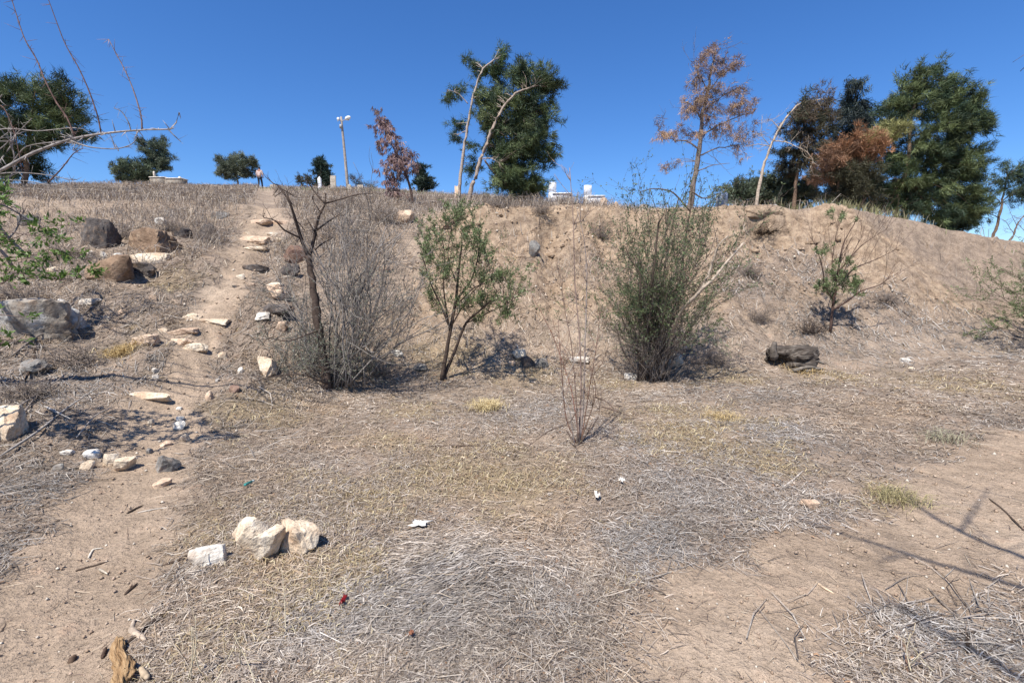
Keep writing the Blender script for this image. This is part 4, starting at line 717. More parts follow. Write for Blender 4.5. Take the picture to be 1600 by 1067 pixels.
    for r, pts, c in [(.036, [(1030, 590, 0), (1045, 540, 0), (1062, 490, -.4), (1095, 455, -.7), (1120, 430, -.7), (1140, 405, -.7), (1162, 380, -.7)], (176, 160, 142)), (.022, [(1095, 455, -.7), (1110, 420, -.6), (1122, 385, -.6), (1138, 368, -.6)], (160, 146, 130)), (.03, [(1020, 590, 0), (1015, 520, 0), (1018, 450, -.5), (1024, 400, -.6), (1030, 342, -.6), (1038, 334, -.6)], (84, 74, 64)), (.022, [(1014, 520, 0), (1000, 470, -.5), (1000, 430, -.6), (985, 405, -.6), (977, 385, -.6)], (88, 78, 66)),
                      (.03, [(1022, 590, .1), (1050, 500, .2), (1065, 420, .3), (1078, 330, .3), (1082, 290, .3)], (96, 82, 72)), (.025, [(1016, 590, .1), (1030, 480, .2), (1045, 380, .3), (1060, 310, .3)], (96, 84, 74)), (.02, [(1010, 592, 0), (985, 530, 0), (965, 480, 0)], (96, 84, 74)), (.016, [(1005, 592, 0), (975, 550, -.1), (960, 500, -.2)], (110, 98, 88)), (.014, [(1082, 300, .3), (1100, 310, .3), (1130, 300, .3)], (110, 96, 86)), (.014, [(1078, 330, .3), (1050, 300, .3), (1020, 295, .3), (1000, 300, .2)], (104, 92, 80))]:
        q = spline([P(x, y, d + e) for x, y, e in pts], 16) + rng.normal(size=(16, 3)) * r * .12; mb.tube(q, np.linspace(r, r * .45, 16), 6, lin(*c), .16); mb.build('branch', M_BARK, t); mb = MB()
    mb = MB(); out = []; bare = []
    for k in range(74):
        px = rng.uniform(955, 1088); py = rng.uniform(370, 500) if rng.random() < .78 else rng.uniform(300, 370); px = px if py > 370 else rng.uniform(1030, 1110)
        bb = b + [rng.normal() * .12, rng.uniform(-.05, .25), 0]; v = P(px, py, d + rng.uniform(-.45, .6)) - bb; grow(mb, bb, v, np.linalg.norm(v) * .95, rng.uniform(.005, .010), 2, dict(kids=[3, 6], seg=9, wob=.17, up=.04, ang=.6, t0=.36), out, dk * rng.uniform(.9, 1.6))
    for k in range(95):
        px = rng.uniform(945, 1125); py = rng.uniform(450, 560); bb = b + [rng.normal() * .25, rng.uniform(-.2, .3), 0]; v = P(px, py, d + rng.uniform(-.5, .4)) - bb; grow(mb, bb, v, np.linalg.norm(v), .005, 1, dict(kids=[5], seg=6, wob=.14, ang=.5), bare, lin(140, 128, 116))
    for (x, y, x1, y1) in [(1010, 330, 988, 280), (1000, 345, 975, 312), (1030, 340, 1015, 300), (1085, 330, 1105, 290), (1060, 320, 1072, 270), (1090, 330, 1118, 305), (1040, 320, 1040, 285), (1050, 400, 1056, 330), (1070, 400, 1085, 340), (1090, 400, 1108, 350), (1060, 440, 1050, 370), (1080, 430, 1100, 380), (1035, 380, 1050, 330), (1075, 360, 1070, 300), (1100, 380, 1112, 330), (1010, 400, 1000, 350), (980, 420, 965, 360), (1085, 470, 1112, 430)]:
        v = P(x1, y1, d + .3) - P(x, y, d + .2); grow(mb, P(x, y, d + .2), v, np.linalg.norm(v), .006, 1, dict(kids=[4], seg=7, wob=.08, up=.02, ang=.5), out, dk)
    mb.build('twigs', M_BARK, t, kind='stuff'); lf = MB(); up = [o for o in out if o[0][2] > b[2] + .8]; low = [o for o in out if b[2] + .3 < o[0][2] <= b[2] + .8]
    leaf_set(lf, up, 2, .05, .014, [(98, 112, 74), (86, 100, 66), (114, 126, 86), (78, 90, 62)], .8, .7); leaf_set(lf, low, 2, .042, .012, [(108, 120, 88), (122, 130, 102)], .8, .85); lf.build('foliage', M_LEAF, t, smooth=False, kind='stuff')
    # open shrub on the right bank
    b = G(1297, 520); d = b[1]; t = thing('open_shrub', 'thin open shrub with few green leaves and long bare shoots on the right bank', 'shrub', b); mb = MB(); out = []; bare = []; kc = lin(92, 74, 66)
    for r, pts in [(.03, [(1297, 520, 0), (1301, 480, 0), (1305, 450, 0), (1310, 420, 0), (1318, 380, 0), (1335, 350, 0)]), (.02, [(1300, 485, 0), (1325, 470, -.1), (1345, 455, -.2), (1375, 445, -.2), (1392, 432, -.2)]), (.016, [(1303, 470, 0), (1290, 450, 0), (1285, 420, 0), (1275, 385, 0), (1265, 370, 0)]), (.016, [(1305, 450, 0), (1335, 420, .1), (1370, 405, .2), (1400, 390, .2)]), (.014, [(1306, 455, 0), (1300, 410, .2), (1308, 360, .2), (1312, 340, .2)]), (.014, [(1310, 425, 0), (1345, 385, -.1), (1385, 358, -.1)]), (.012, [(1300, 480, 0), (1312, 440, -.2), (1330, 400, -.2), (1350, 365, -.2)])]:
        q = spline([P(x, y, d + e) for x, y, e in pts], 14); bm_ = MB(); bm_.tube(q, np.linspace(r, r * .25, 14), 5, kc, .1); bm_.build('branch', M_BARK, t)
        for k in range(9): j = rng.integers(5, 14); grow(mb, q[j], unit(q[13] - q[6] + rng.normal(size=3) * .35 + [0, 0, .4]), rng.uniform(.3, .9), r * .22, 1, dict(kids=[3], seg=6, wob=.08, ang=.45), bare, kc * 1.15)
    for a, c, rx, ry, n in [(1288, 455, 22, 16, 16), (1310, 440, 20, 16, 14), (1330, 450, 18, 12, 12), (1286, 400, 10, 12, 7), (1320, 420, 20, 12, 7), (1300, 470, 12, 8, 5), (1312, 350, 20, 12, 6), (1330, 462, 16, 8, 6)]:
        for k in range(n):
            v = unit(rng.normal(size=3)) * rng.uniform(.1, 1); q = P(a + v[0] * rx, c + v[1] * ry, d + v[2] * .4); grow(mb, q, [rng.normal() * .5, rng.normal() * .5, 1], .2, .003, 1, dict(kids=[2], seg=4, wob=.2), out, kc)
    mb.build('branches', M_BARK, t); lf = MB(); leaf_set(lf, out, 5, .055, .016, GLEAF, .8, .95); lf.build('foliage', M_LEAF, t, smooth=False, kind='stuff')
    # grey-green bush at the right edge
    c0 = P(1680, 545, 10.2); b = np.array([c0[0], c0[1], float(Z(c0[0], c0[1]))]); d = b[1]; t = thing('green_bush', 'spreading green bush cut off by the right edge', 'bush', b); mb = MB(); out = []
    for k in range(44):
        px = rng.uniform(1545, 1790); py = rng.uniform(405, 500); bb = b + [rng.normal() * .1, rng.normal() * .1, 0]; v = P(px, py, d + rng.uniform(-.7, .7)) - bb; grow(mb, bb, v + [0, 0, .2], np.linalg.norm(v), .01, 2, dict(kids=[3, 6], seg=8, wob=.1, up=.0, ang=.45, t0=.4), out, lin(96, 84, 72))
    mb.build('twigs', M_BARK, t, kind='stuff'); lf = MB(); leaf_set(lf, out, 3, .05, .014, GLEAF, .8, .8); lf.build('foliage', M_LEAF, t, smooth=False, kind='stuff')
    # dry brush along the crest
    for i, (px, py, w, h, lab) in enumerate([(600, 345, 60, 45, 'rounded grey dry bush on the bank brow behind the grey bush'), (545, 330, 50, 34, 'low grey dry bush on the brow right of the path head'), (845, 335, 34, 26, 'tangled grey brush heap hanging over the centre of the bank edge'), (770, 322, 60, 20, 'long low grey brush under the big dense pine'), (690, 320, 36, 18, 'small grey brush at the foot of the arching thin trunk'), (940, 372, 26, 34, 'faded purplish dry bush stuck on the upper bank face'), (1265, 520, 60, 34, 'dark dead bush pressed to the ground left of the open shrub'), (1380, 470, 40, 18, 'sparse grey dry bush on the right bank face'), (1198, 362, 48, 22, 'dark brown mass of roots in the hollow under the overhanging lip'), (40, 620, 90, 40, 'heap of dry grey twigs in front of the blue-grey slab at the left edge'), (115, 565, 80, 36, 'tangle of dark twigs right of the blue-grey slab in the branch shadow'), (30, 470, 60, 34, 'dry weeds piled against the top of the huge lichen boulder'), (110, 400, 60, 40, 'grey weeds between the green shoots and the dark rounded boulder'), (190, 372, 50, 26, 'dry straw tuft draped behind the big brown boulder'), (1112, 568, 60, 34, 'grey dead brush at the right foot of the big green shrub'), (1185, 500, 60, 30, 'grey dead brush on the lower bank between the green shrub and the open shrub'), (1170, 430, 46, 26, 'grey dead brush just right of the broken pale branch'), (590, 585, 60, 26, 'grey dead brush between the grey bush and the leafy young tree'), (330, 378, 50, 34, 'grey straw bush overhanging beside the step stones'), (270, 360, 50, 30, 'grey straw bush growing above the brown boulder')]):
        b = G(px, py); s = b[1] / F; t = thing('dry_bush', lab, 'bush', b, 'dry bushes on the bank'); mb = MB(); out = []
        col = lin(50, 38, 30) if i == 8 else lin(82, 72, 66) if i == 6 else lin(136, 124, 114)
        for k in range(70):
            v = unit(rng.normal(size=3) * [1, .6, .6]); v[2] = abs(v[2]) * .9 + .1; grow(mb, b + [rng.normal() * w * s * .12, rng.normal() * .08, 0], v * [w * s * .5, w * s * .35, h * s], np.linalg.norm(v * [w * s * .5, w * s * .35, h * s]) * rng.uniform(.7, 1.1), .005, 1, dict(kids=[5], seg=5, wob=.3, up=-.05, ang=.7), out, col)
        mb.build('twigs', M_BARK, t, kind='stuff')
build_shrubs()

build_trees()

# ------------------------------------------------------------------ trees that reach in from beside the camera
def thorn(mb, q, r, col, n, L=.05):
    for k in range(n):
        j = rng.integers(1, len(q)); p = q[j]; v = unit(rng.normal(size=3)) * L * rng.uniform(.5, 1.6); mb.tube([p, p + v * .6, p + v], [r * .5, r * .35, .0006], 3, col * 1.25)
def build_near():
    d = 5.0; x0 = -6.3; b = np.array([x0, d, float(Z(x0, d))]); t = thing('thorny_tree', 'bare thorny tree reaching its grey branches in from the left edge', 'tree', b); gc = lin(150, 142, 136); rc = lin(112, 90, 82)
    mb = MB(); top = P(-90, 300, d); mb.tube(spline([b - [0, 0, .1], b + [.05, 0, .7], (b + top) / 2 + [-.15, 0, .25], top], 16), np.linspace(.11, .05, 16), 8, gc * .7, .15); mb.build('trunk', M_BARK, t)
    mb = MB(); far = []
    for k in range(9):
        st = b + [rng.uniform(-.6, -.1), rng.uniform(.9, 1.9), rng.uniform(1.3, 2.3)]; grow(mb, st, [rng.uniform(-.5, .35), rng.uniform(-.6, .8), rng.uniform(.3, 1.2)], rng.uniform(1.0, 1.7), .022, 2, dict(kids=[4, 7], seg=8, wob=.16, up=.03, ang=.7), far, gc * .8)
    mb.build('twigs', M_BARK, t, kind='stuff'); mb = MB()
    for r, pts, c, th in [(.013, [(-90, 300, 0), (-40, 285, 0), (0, 267, 0), (50, 240, 0), (110, 218, 0), (170, 208, 0), (230, 203, 0), (268, 202, 0), (276, 190, 0), (280, 176, 0)], gc, 26), (.006, [(118, 217, 0), (105, 185, 0), (88, 160, .02), (70, 125, .02), (58, 95, .05), (38, 60, .05), (20, 5, .1), (12, -20, .1)], rc, 22), (.005, [(158, 208, 0), (152, 180, 0), (138, 140, 0), (122, 105, 0), (100, 65, 0), (72, -10, 0)], rc, 18), (.0055, [(222, 203, 0), (220, 180, 0), (208, 140, 0), (195, 110, 0), (182, 85, 0), (170, 62, 0)], lin(140, 120, 114), 18),
                       (.006, [(110, 220, 0), (140, 230, -.1), (180, 233, -.1), (205, 226, -.1), (214, 215, -.1), (213, 205, -.1)], gc * .8, 14), (.005, [(-60, 300, 0), (0, 272, -.1), (60, 272, -.1), (110, 281, -.1), (120, 281, -.1)], gc * .8, 14), (.005, [(-60, 290, 0), (10, 262, .1), (40, 230, .1), (90, 222, .1), (115, 225, .1)], gc, 14), (.005, [(75, 285, -.1), (95, 265, -.1), (115, 240, -.1), (130, 232, -.1)], rc, 10), (.005, [(-40, 200, 0), (0, 165, 0), (20, 200, 0), (30, 240, 0), (35, 270, 0)], rc, 16), (.005, [(-60, 240, .1), (0, 203, .1), (60, 205, .1), (110, 200, .1), (130, 202, .1)], gc, 16), (.004, [(-30, 280, 0), (40, 283, 0), (80, 290, 0), (105, 285, 0)], gc * .8, 12), (.004, [(-30, 250, 0), (0, 233, 0), (30, 205, 0), (50, 185, 0)], gc, 10), (.004, [(205, 206, 0), (200, 190, 0), (190, 175, 0), (178, 169, 0)], gc * .7, 8), (.004, [(262, 201, 0), (272, 212, 0), (283, 222, 0)], gc * .7, 6), (.0035, [(180, 233, -.1), (176, 220, -.1), (172, 210, -.1)], gc * .7, 4), (.0035, [(185, 236, -.1), (180, 225, -.1)], gc, 2)]:
        r *= 1.4; mb = MB(); q = spline([P(x, y, d + e * 2) for x, y, e in pts], 26); mb.tube(q, np.linspace(r, max(.003, r * .3), 26), 5, c, .12); thorn(mb, q, r * .6, c, int(th * 1.6), .08); mb.build('branch', M_BARK, t)
    # leafy shoots low at the left edge
    d = 4.2; x0 = -5.2; b = np.array([x0, d, float(Z(x0, d))]); t = thing('leafy_shrub', 'shrub with arching shoots of bright green leaves at the left edge', 'shrub', b); mb = MB(); out = []; kc = lin(120, 104, 96)
    for pts, lv in [([(-150, 420, 0), (-40, 415, 0), (20, 425, 0), (60, 432, 0), (110, 438, .1), (140, 425, .1)], 1), ([(-150, 400, 0), (-60, 380, 0), (0, 362, 0), (50, 368, 0), (90, 370, 0)], 1), ([(-150, 400, 0), (-60, 410, 0), (0, 405, .1), (40, 400, .1), (75, 395, .1), (125, 395, .1)], 1), ([(-150, 420, 0), (-50, 450, 0), (0, 445, 0), (40, 420, 0), (60, 410, 0)], 1), ([(-150, 380, .1), (-50, 330, .1), (0, 318, .1), (25, 325, .1)], 1), ([(-150, 380, .2), (-40, 310, .2), (0, 300, .2), (30, 305, .2)], 1), ([(-150, 440, -.1), (-40, 490, -.1), (0, 492, -.1), (35, 495, -.1)], 1), ([(-150, 450, -.1), (-40, 525, -.2), (0, 530, -.2), (20, 532, -.2)], 1), ([(-150, 400, .1), (-50, 390, .2), (0, 380, .2), (70, 355, .2), (120, 352, .2)], 1)]:
        q = spline([b + [0, 0, .1]] + [P(x, y, d + e) for x, y, e in pts], 24); mb.tube(q, np.linspace(.011, .003, 24), 4, kc)
        for k in range(26): j = int(rng.uniform(11, 24)); grow(mb, q[j], unit(rng.normal(size=3) + [.4, 0, .2]), rng.uniform(.05, .14), .002, 0, dict(kids=[], seg=3, wob=.2), out, kc)
    mb.build('twigs', M_BARK, t, kind='stuff'); lf = MB(); leaf_set(lf, out, 6, .05, .02, [(90, 116, 52), (104, 130, 62), (76, 100, 46), (116, 138, 76)], .8, .85); lf.build('foliage', M_LEAF, t, smooth=False, kind='stuff')
    # tall bare trees behind the camera, known from their shadows and a twig at the right edge
    b = np.array([3.4, -2.2, float(Z(3.4, -2.2))]); t = thing('bare_tree', 'tall bare tree standing behind the viewer at the right', 'tree', b); mb = MB()
    kc = lin(120, 108, 98); mb.tube(spline([b - [0, 0, .1], b + [.1, .1, 1.8], b + [-.2, .3, 3.6], b + [-.6, .6, 5.4]], 20), np.linspace(.14, .05, 20), 9, kc, .1); mb.build('trunk', M_BARK, t); mb = MB(); out = []
    def shadow_branch(pix, hs, r):
        pts = []
        for (x, y), h in zip(pix, hs):
            g = G(x, y); k = h / SUN_DIR[2]; pts.append(g + SUN_DIR * k)
        return pts
    for pix, hs, r in [([(1680, 905), (1600, 872), (1500, 830), (1430, 790), (1380, 768)], [3.6, 3.9, 4.3, 4.7, 5.0], .026), ([(1500, 830), (1520, 800), (1545, 762)], [4.3, 4.5, 4.8], .012), ([(1680, 950), (1590, 915), (1500, 890), (1400, 860), (1330, 838), (1250, 812)], [3.8, 4.0, 4.3, 4.6, 4.9, 5.3], .022), ([(1640, 1090), (1560, 1040), (1460, 985), (1400, 945), (1340, 905)], [3.6, 3.9, 4.4, 4.9, 5.4], .016), ([(1430, 868), (1400, 870), (1370, 880)], [4.5, 4.7, 5.0], .01)]:
        q = spline(shadow_branch(pix, hs, r), 18)
        if r > .015: q = np.concatenate([spline([b + [-.1, .3, 2.8], (b + [-.1, .3, 3.2] + q[0]) / 2 + [0, 0, .3], q[0]], 8)[:-1], q])
        mb = MB(); mb.tube(q, np.linspace(r, r * .4, len(q)), 5, kc)
        for k in range(5): j = rng.integers(len(q) // 2, len(q)); grow(mb, q[j], unit(q[-1] - q[-4] + rng.normal(size=3) * .5), rng.uniform(.2, .6), r * .25, 1, dict(kids=[1], seg=5, wob=.12), out, kc)
        mb.build('branch', M_BARK, t)
    mb = MB(); q = spline([b + [-.3, .4, 4.0], b + [.4, 1.6, 3.7], P(1640, 60, 2.6), P(1600, 90, 2.7), P(1594, 112, 2.7)], 20); mb.tube(q, np.linspace(.02, .0018, 20), 4, kc); q2 = spline([q[17], P(1590, 92, 2.7), P(1582, 98, 2.7)], 6); mb.tube(q2, np.linspace(.002, .001, 6), 3, kc); mb.build('branch', M_BARK, t)
build_near()

# ------------------------------------------------------------------ dead wood, litter, grass tufts
def build_small():
    # weathered stump
    b = G(1243, 580); s = b[1] / F; V, T = rock_shape(5, 555, 9, .05); x, y, z = V.T
    ang = np.arctan2(z, y); rid = np.abs(np.sin(ang * 5 + 2.2 * fbm(x * 1.5, ang * 1.2, 3, 2))) ** .6; V = np.stack([x, y * (.86 + .2 * rid), z * (.82 + .24 * rid)], -1) * [41 * s, 26 * s, 21 * s] * (1 + .13 * fbm(x * 3, y * 3 + z * 2, 7, 3))[:, None]
    hol = np.exp(-(((V[:, 0] + 26 * s) / (15 * s)) ** 2 + ((V[:, 2] + 4 * s) / (12 * s)) ** 2) ** 2) * (V[:, 1] < 0); V[:, 1] += hol * 30 * s
    wm, n, l, bb = new_mat('weathered_wood', .95, .1); tc = n.new('ShaderNodeTexCoord'); mp = n.new('ShaderNodeMapping'); mp.inputs['Scale'].default_value = (3, 26, 26); l.new(tc.outputs['Object'], mp.inputs['Vector']); t_ = noise_node(n, l, 1.2, 6, mp.outputs[0]); l.new(ramp(n, l, t_.outputs[0], [(.3, lin(44, 38, 33)), (.5, lin(84, 76, 69)), (.7, lin(124, 116, 106))]), bb.inputs['Base Color']); bump(n, l, bb, t_.outputs[0], 1.0, .04)
    t = thing('tree_stump', 'weathered grey fallen stump with a dark hollow end at the bank foot', 'stump', b); me = np_mesh('stump_body', V, [T], wm, smooth=True); link('stump_body', me, t, (.05, .22, 15 * s))
    mb = MB(); mb.tube(spline([b + [-.3, .16, .2], b + [-.34, .12, .36], b + [-.33, .14, .5]], 6), np.linspace(.075, .035, 6), 6, lin(104, 96, 88), .35); mb.build('root', M_BARK, t)
    for q in [(.1, -.12, .02, .45, -.1, .05), (-.1, -.1, .02, .25, -.16, .1), (.2, .05, .2, .5, .02, .12)]: mb = MB(); mb.tube(spline([b + q[:3], b + (np.array(q[:3]) + q[3:]) / 2 + [0, 0, .03], b + q[3:]], 6), np.linspace(.045, .012, 6), 6, lin(120, 112, 102), .25); mb.build('root', M_BARK, t)
    # driftwood in the bottom-left corner
    def wood(pix, r0, r1, col, lab, name='dead_wood', flat=1.0, cat='dead wood', jit=.25, lift=.02, group=None):
        pts = [G(x, y) + [0, 0, lift] for x, y in pix]; b = G(*pix[0]); q = spline(pts, 12); q[:, 2] = np.maximum(q[:, 2], Z(q[:, 0], q[:, 1]) + r1 * .6); mb = MB(); mb.tube(q, np.interp(np.linspace(0, 1, 12), [0, .15, .8, 1], [r0 * .5, r0, r1, r1 * .3]), 7, lin(*col), jit)
        V = np.concatenate(mb.V) - b; me = np_mesh(name, V, [np.concatenate(mb.Q), np.concatenate(mb.T)], M_BARK, np.concatenate(mb.c), True); o = link(name, me, loc=b, label=lab, category=cat)
        if group: o['group'] = group
    p0 = G(196, 1066); p1 = G(184, 1010); D, T = ICO[5]; ax = p1 - p0; q = D[:, 0]; hl = .62 * np.linalg.norm(ax); th_ = np.arctan2(D[:, 2], D[:, 1])
    wd = .024 * np.clip(1 - q * .8, .12, 2) ** .5 * (1 + .22 * vn(q * 6, th_ * 1.2, 5)); rr = np.sqrt(1 - np.clip(q * q, 0, .985) ** 5) * (1 + .5 * np.abs(vn(th_ * 4, q * 1.5, 8)) - .5 * np.exp(-((th_ - 1.3 - .35 * q + .1 * np.sin(q * 9)) / .14) ** 2))
    V = np.stack([q * hl + .05 * vn(th_ * 3, 0 * q, 6) * (np.abs(q) > .7) * np.sign(q) * .3, np.cos(th_) * rr * wd + .006 * np.sin(q * 5), np.sin(th_) * rr * wd * .75], -1)
    dm, n2, l2, b2 = new_mat('split_tan_wood', .95, .1); tc2 = n2.new('ShaderNodeTexCoord'); mp2 = n2.new('ShaderNodeMapping'); mp2.inputs['Scale'].default_value = (6, 90, 90); l2.new(tc2.outputs['Object'], mp2.inputs['Vector']); g2 = noise_node(n2, l2, 1.0, 6, mp2.outputs[0], .7); l2.new(ramp(n2, l2, g2.outputs[0], [(.3, lin(88, 66, 46)), (.48, lin(150, 120, 86)), (.7, lin(186, 158, 120))]), b2.inputs['Base Color']); bump(n2, l2, b2, g2.outputs[0], 1.0, .01)
    o = link('dead_wood', np_mesh('dead_wood', V, [T], dm, smooth=True), loc=(p0 + p1) / 2 + [0, 0, .025], label='split tan piece of wood standing out in the bottom left corner', category='dead wood'); o.rotation_euler = Vector(ax).to_track_quat('X', 'Z').to_euler()
    wood([(232, 1066), (226, 1058), (219, 1049)], .014, .013, (178, 158, 132), 'short pale stick end right of the split tan wood')
    FB = 'fallen sticks on the ground'
    for pix, r, col, lab in [([(203, 985), (214, 993), (228, 1002)], .016, (176, 158, 138), 'knobbly pale stick above the split tan wood'), ([(206, 985), (210, 968)], .01, (168, 152, 134), 'short pale twig joined to the knobbly pale stick'), ([(118, 893), (145, 886), (170, 878)], .008, (84, 70, 60), 'dark stick on the path left of the flat whitish slab'), ([(195, 930), (215, 912)], .008, (80, 66, 56), 'short dark stick at the right of the lower path'), ([(138, 873), (146, 860), (162, 857)], .006, (206, 196, 178), 'bent whitish twig on the lower path'), ([(155, 890), (168, 898)], .007, (190, 176, 156), 'stubby pale twig beside the dark path stick'), ([(252, 886), (275, 878), (298, 866)], .008, (86, 72, 62), 'dark stick pointing at the flat whitish slab'), ([(198, 803), (215, 794), (225, 790)], .007, (80, 68, 58), 'dark stick beside the path above the yellow grass'), ([(215, 802), (240, 797), (268, 793)], .005, (190, 180, 166), 'long pale straw-like stick above the yellow grass'), ([(160, 1030), (166, 1012)], .009, (82, 66, 56), 'small dark stick left of the split tan wood'), ([(110, 1038), (118, 1025)], .014, (98, 80, 66), 'short dark lump of stick on the lower path'),
                          ([(665, 700), (700, 698), (750, 697)], .011, (88, 74, 64), 'dark crooked branch lying in front of the sapling'), ([(1222, 763), (1240, 750), (1255, 736)], .008, (196, 184, 170), 'pale stick in the litter right of centre'), ([(1255, 738), (1270, 736), (1288, 733)], .009, (108, 96, 86), 'grey stick touching the pale stick right of centre'), ([(1274, 910), (1288, 920), (1304, 929)], .007, (196, 172, 144), 'thin tan stick on the bare earth'), ([(955, 880), (990, 902), (1020, 908)], .007, (104, 92, 84), 'dark twig at the upper left edge of the bare earth'), ([(890, 915), (930, 925), (970, 900)], .006, (116, 104, 94), 'curved grey twig in the thick grey litter'), ([(1040, 930), (1010, 915)], .006, (100, 88, 78), 'short dark twig above the bare earth'), ([(1390, 990), (1412, 1010), (1418, 1060)], .006, (116, 92, 76), 'curved brown twig at the bottom right on bare earth'), ([(1350, 1010), (1380, 1030), (1415, 1060)], .007, (88, 76, 66), 'straight dark twig crossing to the curved brown twig'), ([(1530, 1040), (1560, 1010), (1600, 1000)], .008, (86, 74, 64), 'dark stick in the grey litter at the bottom right'), ([(1510, 1020), (1512, 990)], .012, (64, 54, 46), 'charred upright stub in the litter at bottom right'), ([(1450, 920), (1490, 960), (1540, 990)], .006, (130, 118, 106), 'grey stick along the edge of the litter at bottom right'),
                          ([(1545, 780), (1570, 800), (1600, 830)], .007, (84, 72, 62), 'forked dark twig at the right edge of the bare earth'), ([(700, 790), (760, 800)], .006, (110, 96, 86), 'thin twig in the yellow grass at the centre'), ([(1160, 800), (1200, 850)], .005, (96, 84, 74), 'thin dark twig left of the pinkish stone'), ([(1060, 800), (1015, 812), (960, 818)], .006, (112, 98, 88), 'long thin twig left of the white shard'), ([(560, 905), (590, 925), (620, 925)], .005, (186, 176, 160), 'pale twig right of the red wrapper'), ([(380, 920), (420, 915), (460, 930)], .006, (150, 138, 126), 'greyish stick below the three-rock cluster'), ([(330, 1000), (390, 950)], .006, (84, 72, 62), 'dark slanting stick among the dry stems at the bottom'), ([(195, 1010), (235, 975), (272, 950)], .009, (70, 58, 50), 'long dark stick running up from the split tan wood')]:
        wood(pix, r, r * .8, col, lab, 'stick', cat='stick', jit=.2, lift=.006, group=FB)
    # left slope: long fallen branches under the thorny tree
    for pix, r, col, lab in [([(0, 720), (60, 680), (110, 640), (170, 600)], .012, (150, 142, 134), 'long grey branch lying on the dark litter at the left edge'), ([(10, 690), (60, 620), (85, 590)], .01, (128, 118, 110), 'grey branch leaning past the blue-grey slab'), ([(70, 640), (100, 655), (115, 662)], .011, (176, 168, 158), 'pale forked stick on the dark litter at left'), ([(40, 600), (55, 560), (45, 540)], .014, (70, 58, 50), 'crooked dark stick standing before the blue-grey slab'), ([(0, 650), (30, 640), (90, 600), (120, 575)], .009, (140, 130, 122), 'thin grey branch running behind the pitted boulder'), ([(120, 690), (150, 655), (180, 640)], .008, (160, 150, 140), 'thin pale branch left of the path above the stacked stones'), ([(20, 560), (60, 530), (110, 510), (140, 505)], .012, (120, 110, 102), 'grey branch lying below the huge lichen boulder')]:
        wood(pix, r, r * .6, col, lab, 'fallen_branch', cat='branch', jit=.15, lift=.04, group='fallen branches on the left slope')
    # litter
    def crumple(px, py, w, h, col, lab, name, cat, rough=.6, thick=.3):
        b = G(px, py); s = b[1] / F; nx, ny = 9, 6; u, v = np.meshgrid(np.linspace(-.5, .5, nx), np.linspace(-.5, .5, ny)); r = np.random.default_rng(px)
        edge = 1 + .5 * vn(u * 4 + px, v * 4, 4); X = u * w * s * edge; Y = v * h * s * 1.6 * edge; W = thick * h * s * (np.abs(vn(u * 4 + px, v * 4, 9)) + .3 * r.uniform(-1, 1, u.shape)); top = np.stack([X, Y, W + .03], -1).reshape(-1, 3); bot = top - [0, 0, .003]
        i, j = np.meshgrid(np.arange(nx - 1), np.arange(ny - 1)); a = (j * nx + i).ravel(); Q = np.stack([a, a + 1, a + nx + 1, a + nx], -1); m = nx * ny
        per = list(range(nx)) + [nx * k + nx - 1 for k in range(1, ny)] + [nx * (ny - 1) + k for k in range(nx - 2, -1, -1)] + [nx * k for k in range(ny - 2, 0, -1)]; E = np.array([(per[k], per[k - 1], per[k - 1] + m, per[k] + m) for k in range(len(per))])
        me = np_mesh(name, np.concatenate([top, bot]), [Q, (Q + m)[:, ::-1], E], plain(name + '_material', lin(*col), rough)); link(name, me, loc=b, label=lab, category=cat)
    crumple(656, 824, 30, 9, (232, 226, 214), 'crumpled white paper scrap on the yellow grass', 'paper_scrap', 'paper')
    crumple(932, 781, 9, 9, (236, 226, 214), 'small upright white shard right of centre in grey litter', 'plastic_shard', 'litter', thick=1.0)
    crumple(537, 946, 6, 14, (128, 28, 30), 'crumpled red wrapper lying in the grey litter', 'red_wrapper', 'wrapper', .35, .5)
    crumple(643, 998, 7, 6, (128, 82, 58), 'curled rusty brown leaf on the grey litter', 'dry_leaf', 'leaf', .7, .8)
    crumple(970, 756, 8, 6, (224, 214, 200), 'tiny white paper flake above the white shard', 'paper_flake', 'paper', thick=.8)
    b = G(390, 762); mb = MB(); s = b[1] / F; p0 = G(383, 764) + [0, 0, .035]; p1 = G(397, 757) + [0, 0, .035]; t = thing('lighter', 'small teal plastic lighter lying above the three-rock cluster', 'lighter', b); mb.tube([p0, p0 * .99 + p1 * .01, p0 * .25 + p1 * .75], .011, 8, lin(60, 150, 140)); mb.build('body', plain('teal_plastic', lin(60, 148, 138), .35), t); mb = MB(); mb.tube([p0 * .25 + p1 * .75, p1 * .98 + p0 * .02, p1], .0085, 8); mb.build('metal_cap', plain('dull_metal', lin(160, 170, 165), .4), t)
    # grass tufts and dry stems
    for px, py, n, h, sp_, cols, lab in [(762, 640, 340, .24, .12, [(204, 186, 142), (184, 164, 122)], 'bright straw yellow tuft left of the sapling'), (1402, 782, 320, .16, .1, [(166, 154, 114), (148, 138, 100)], 'olive yellow tuft beside the branch shadow on the bare earth'), (1130, 655, 220, .16, .14, [(190, 168, 124), (166, 144, 104)], 'straw tuft on the litter right of the sapling'), (1480, 690, 140, .2, .12, [(150, 146, 120), (130, 124, 104)], 'grey-green straggling tuft at the upper edge of the bare earth'), (190, 553, 380, .2, .12, [(190, 166, 118), (164, 140, 98)], 'golden tuft in the branch shadow left of the step row'), (1252, 580, 200, .2, .2, [(194, 168, 120), (168, 142, 100)], 'golden straw fringe in front of the weathered stump')]:
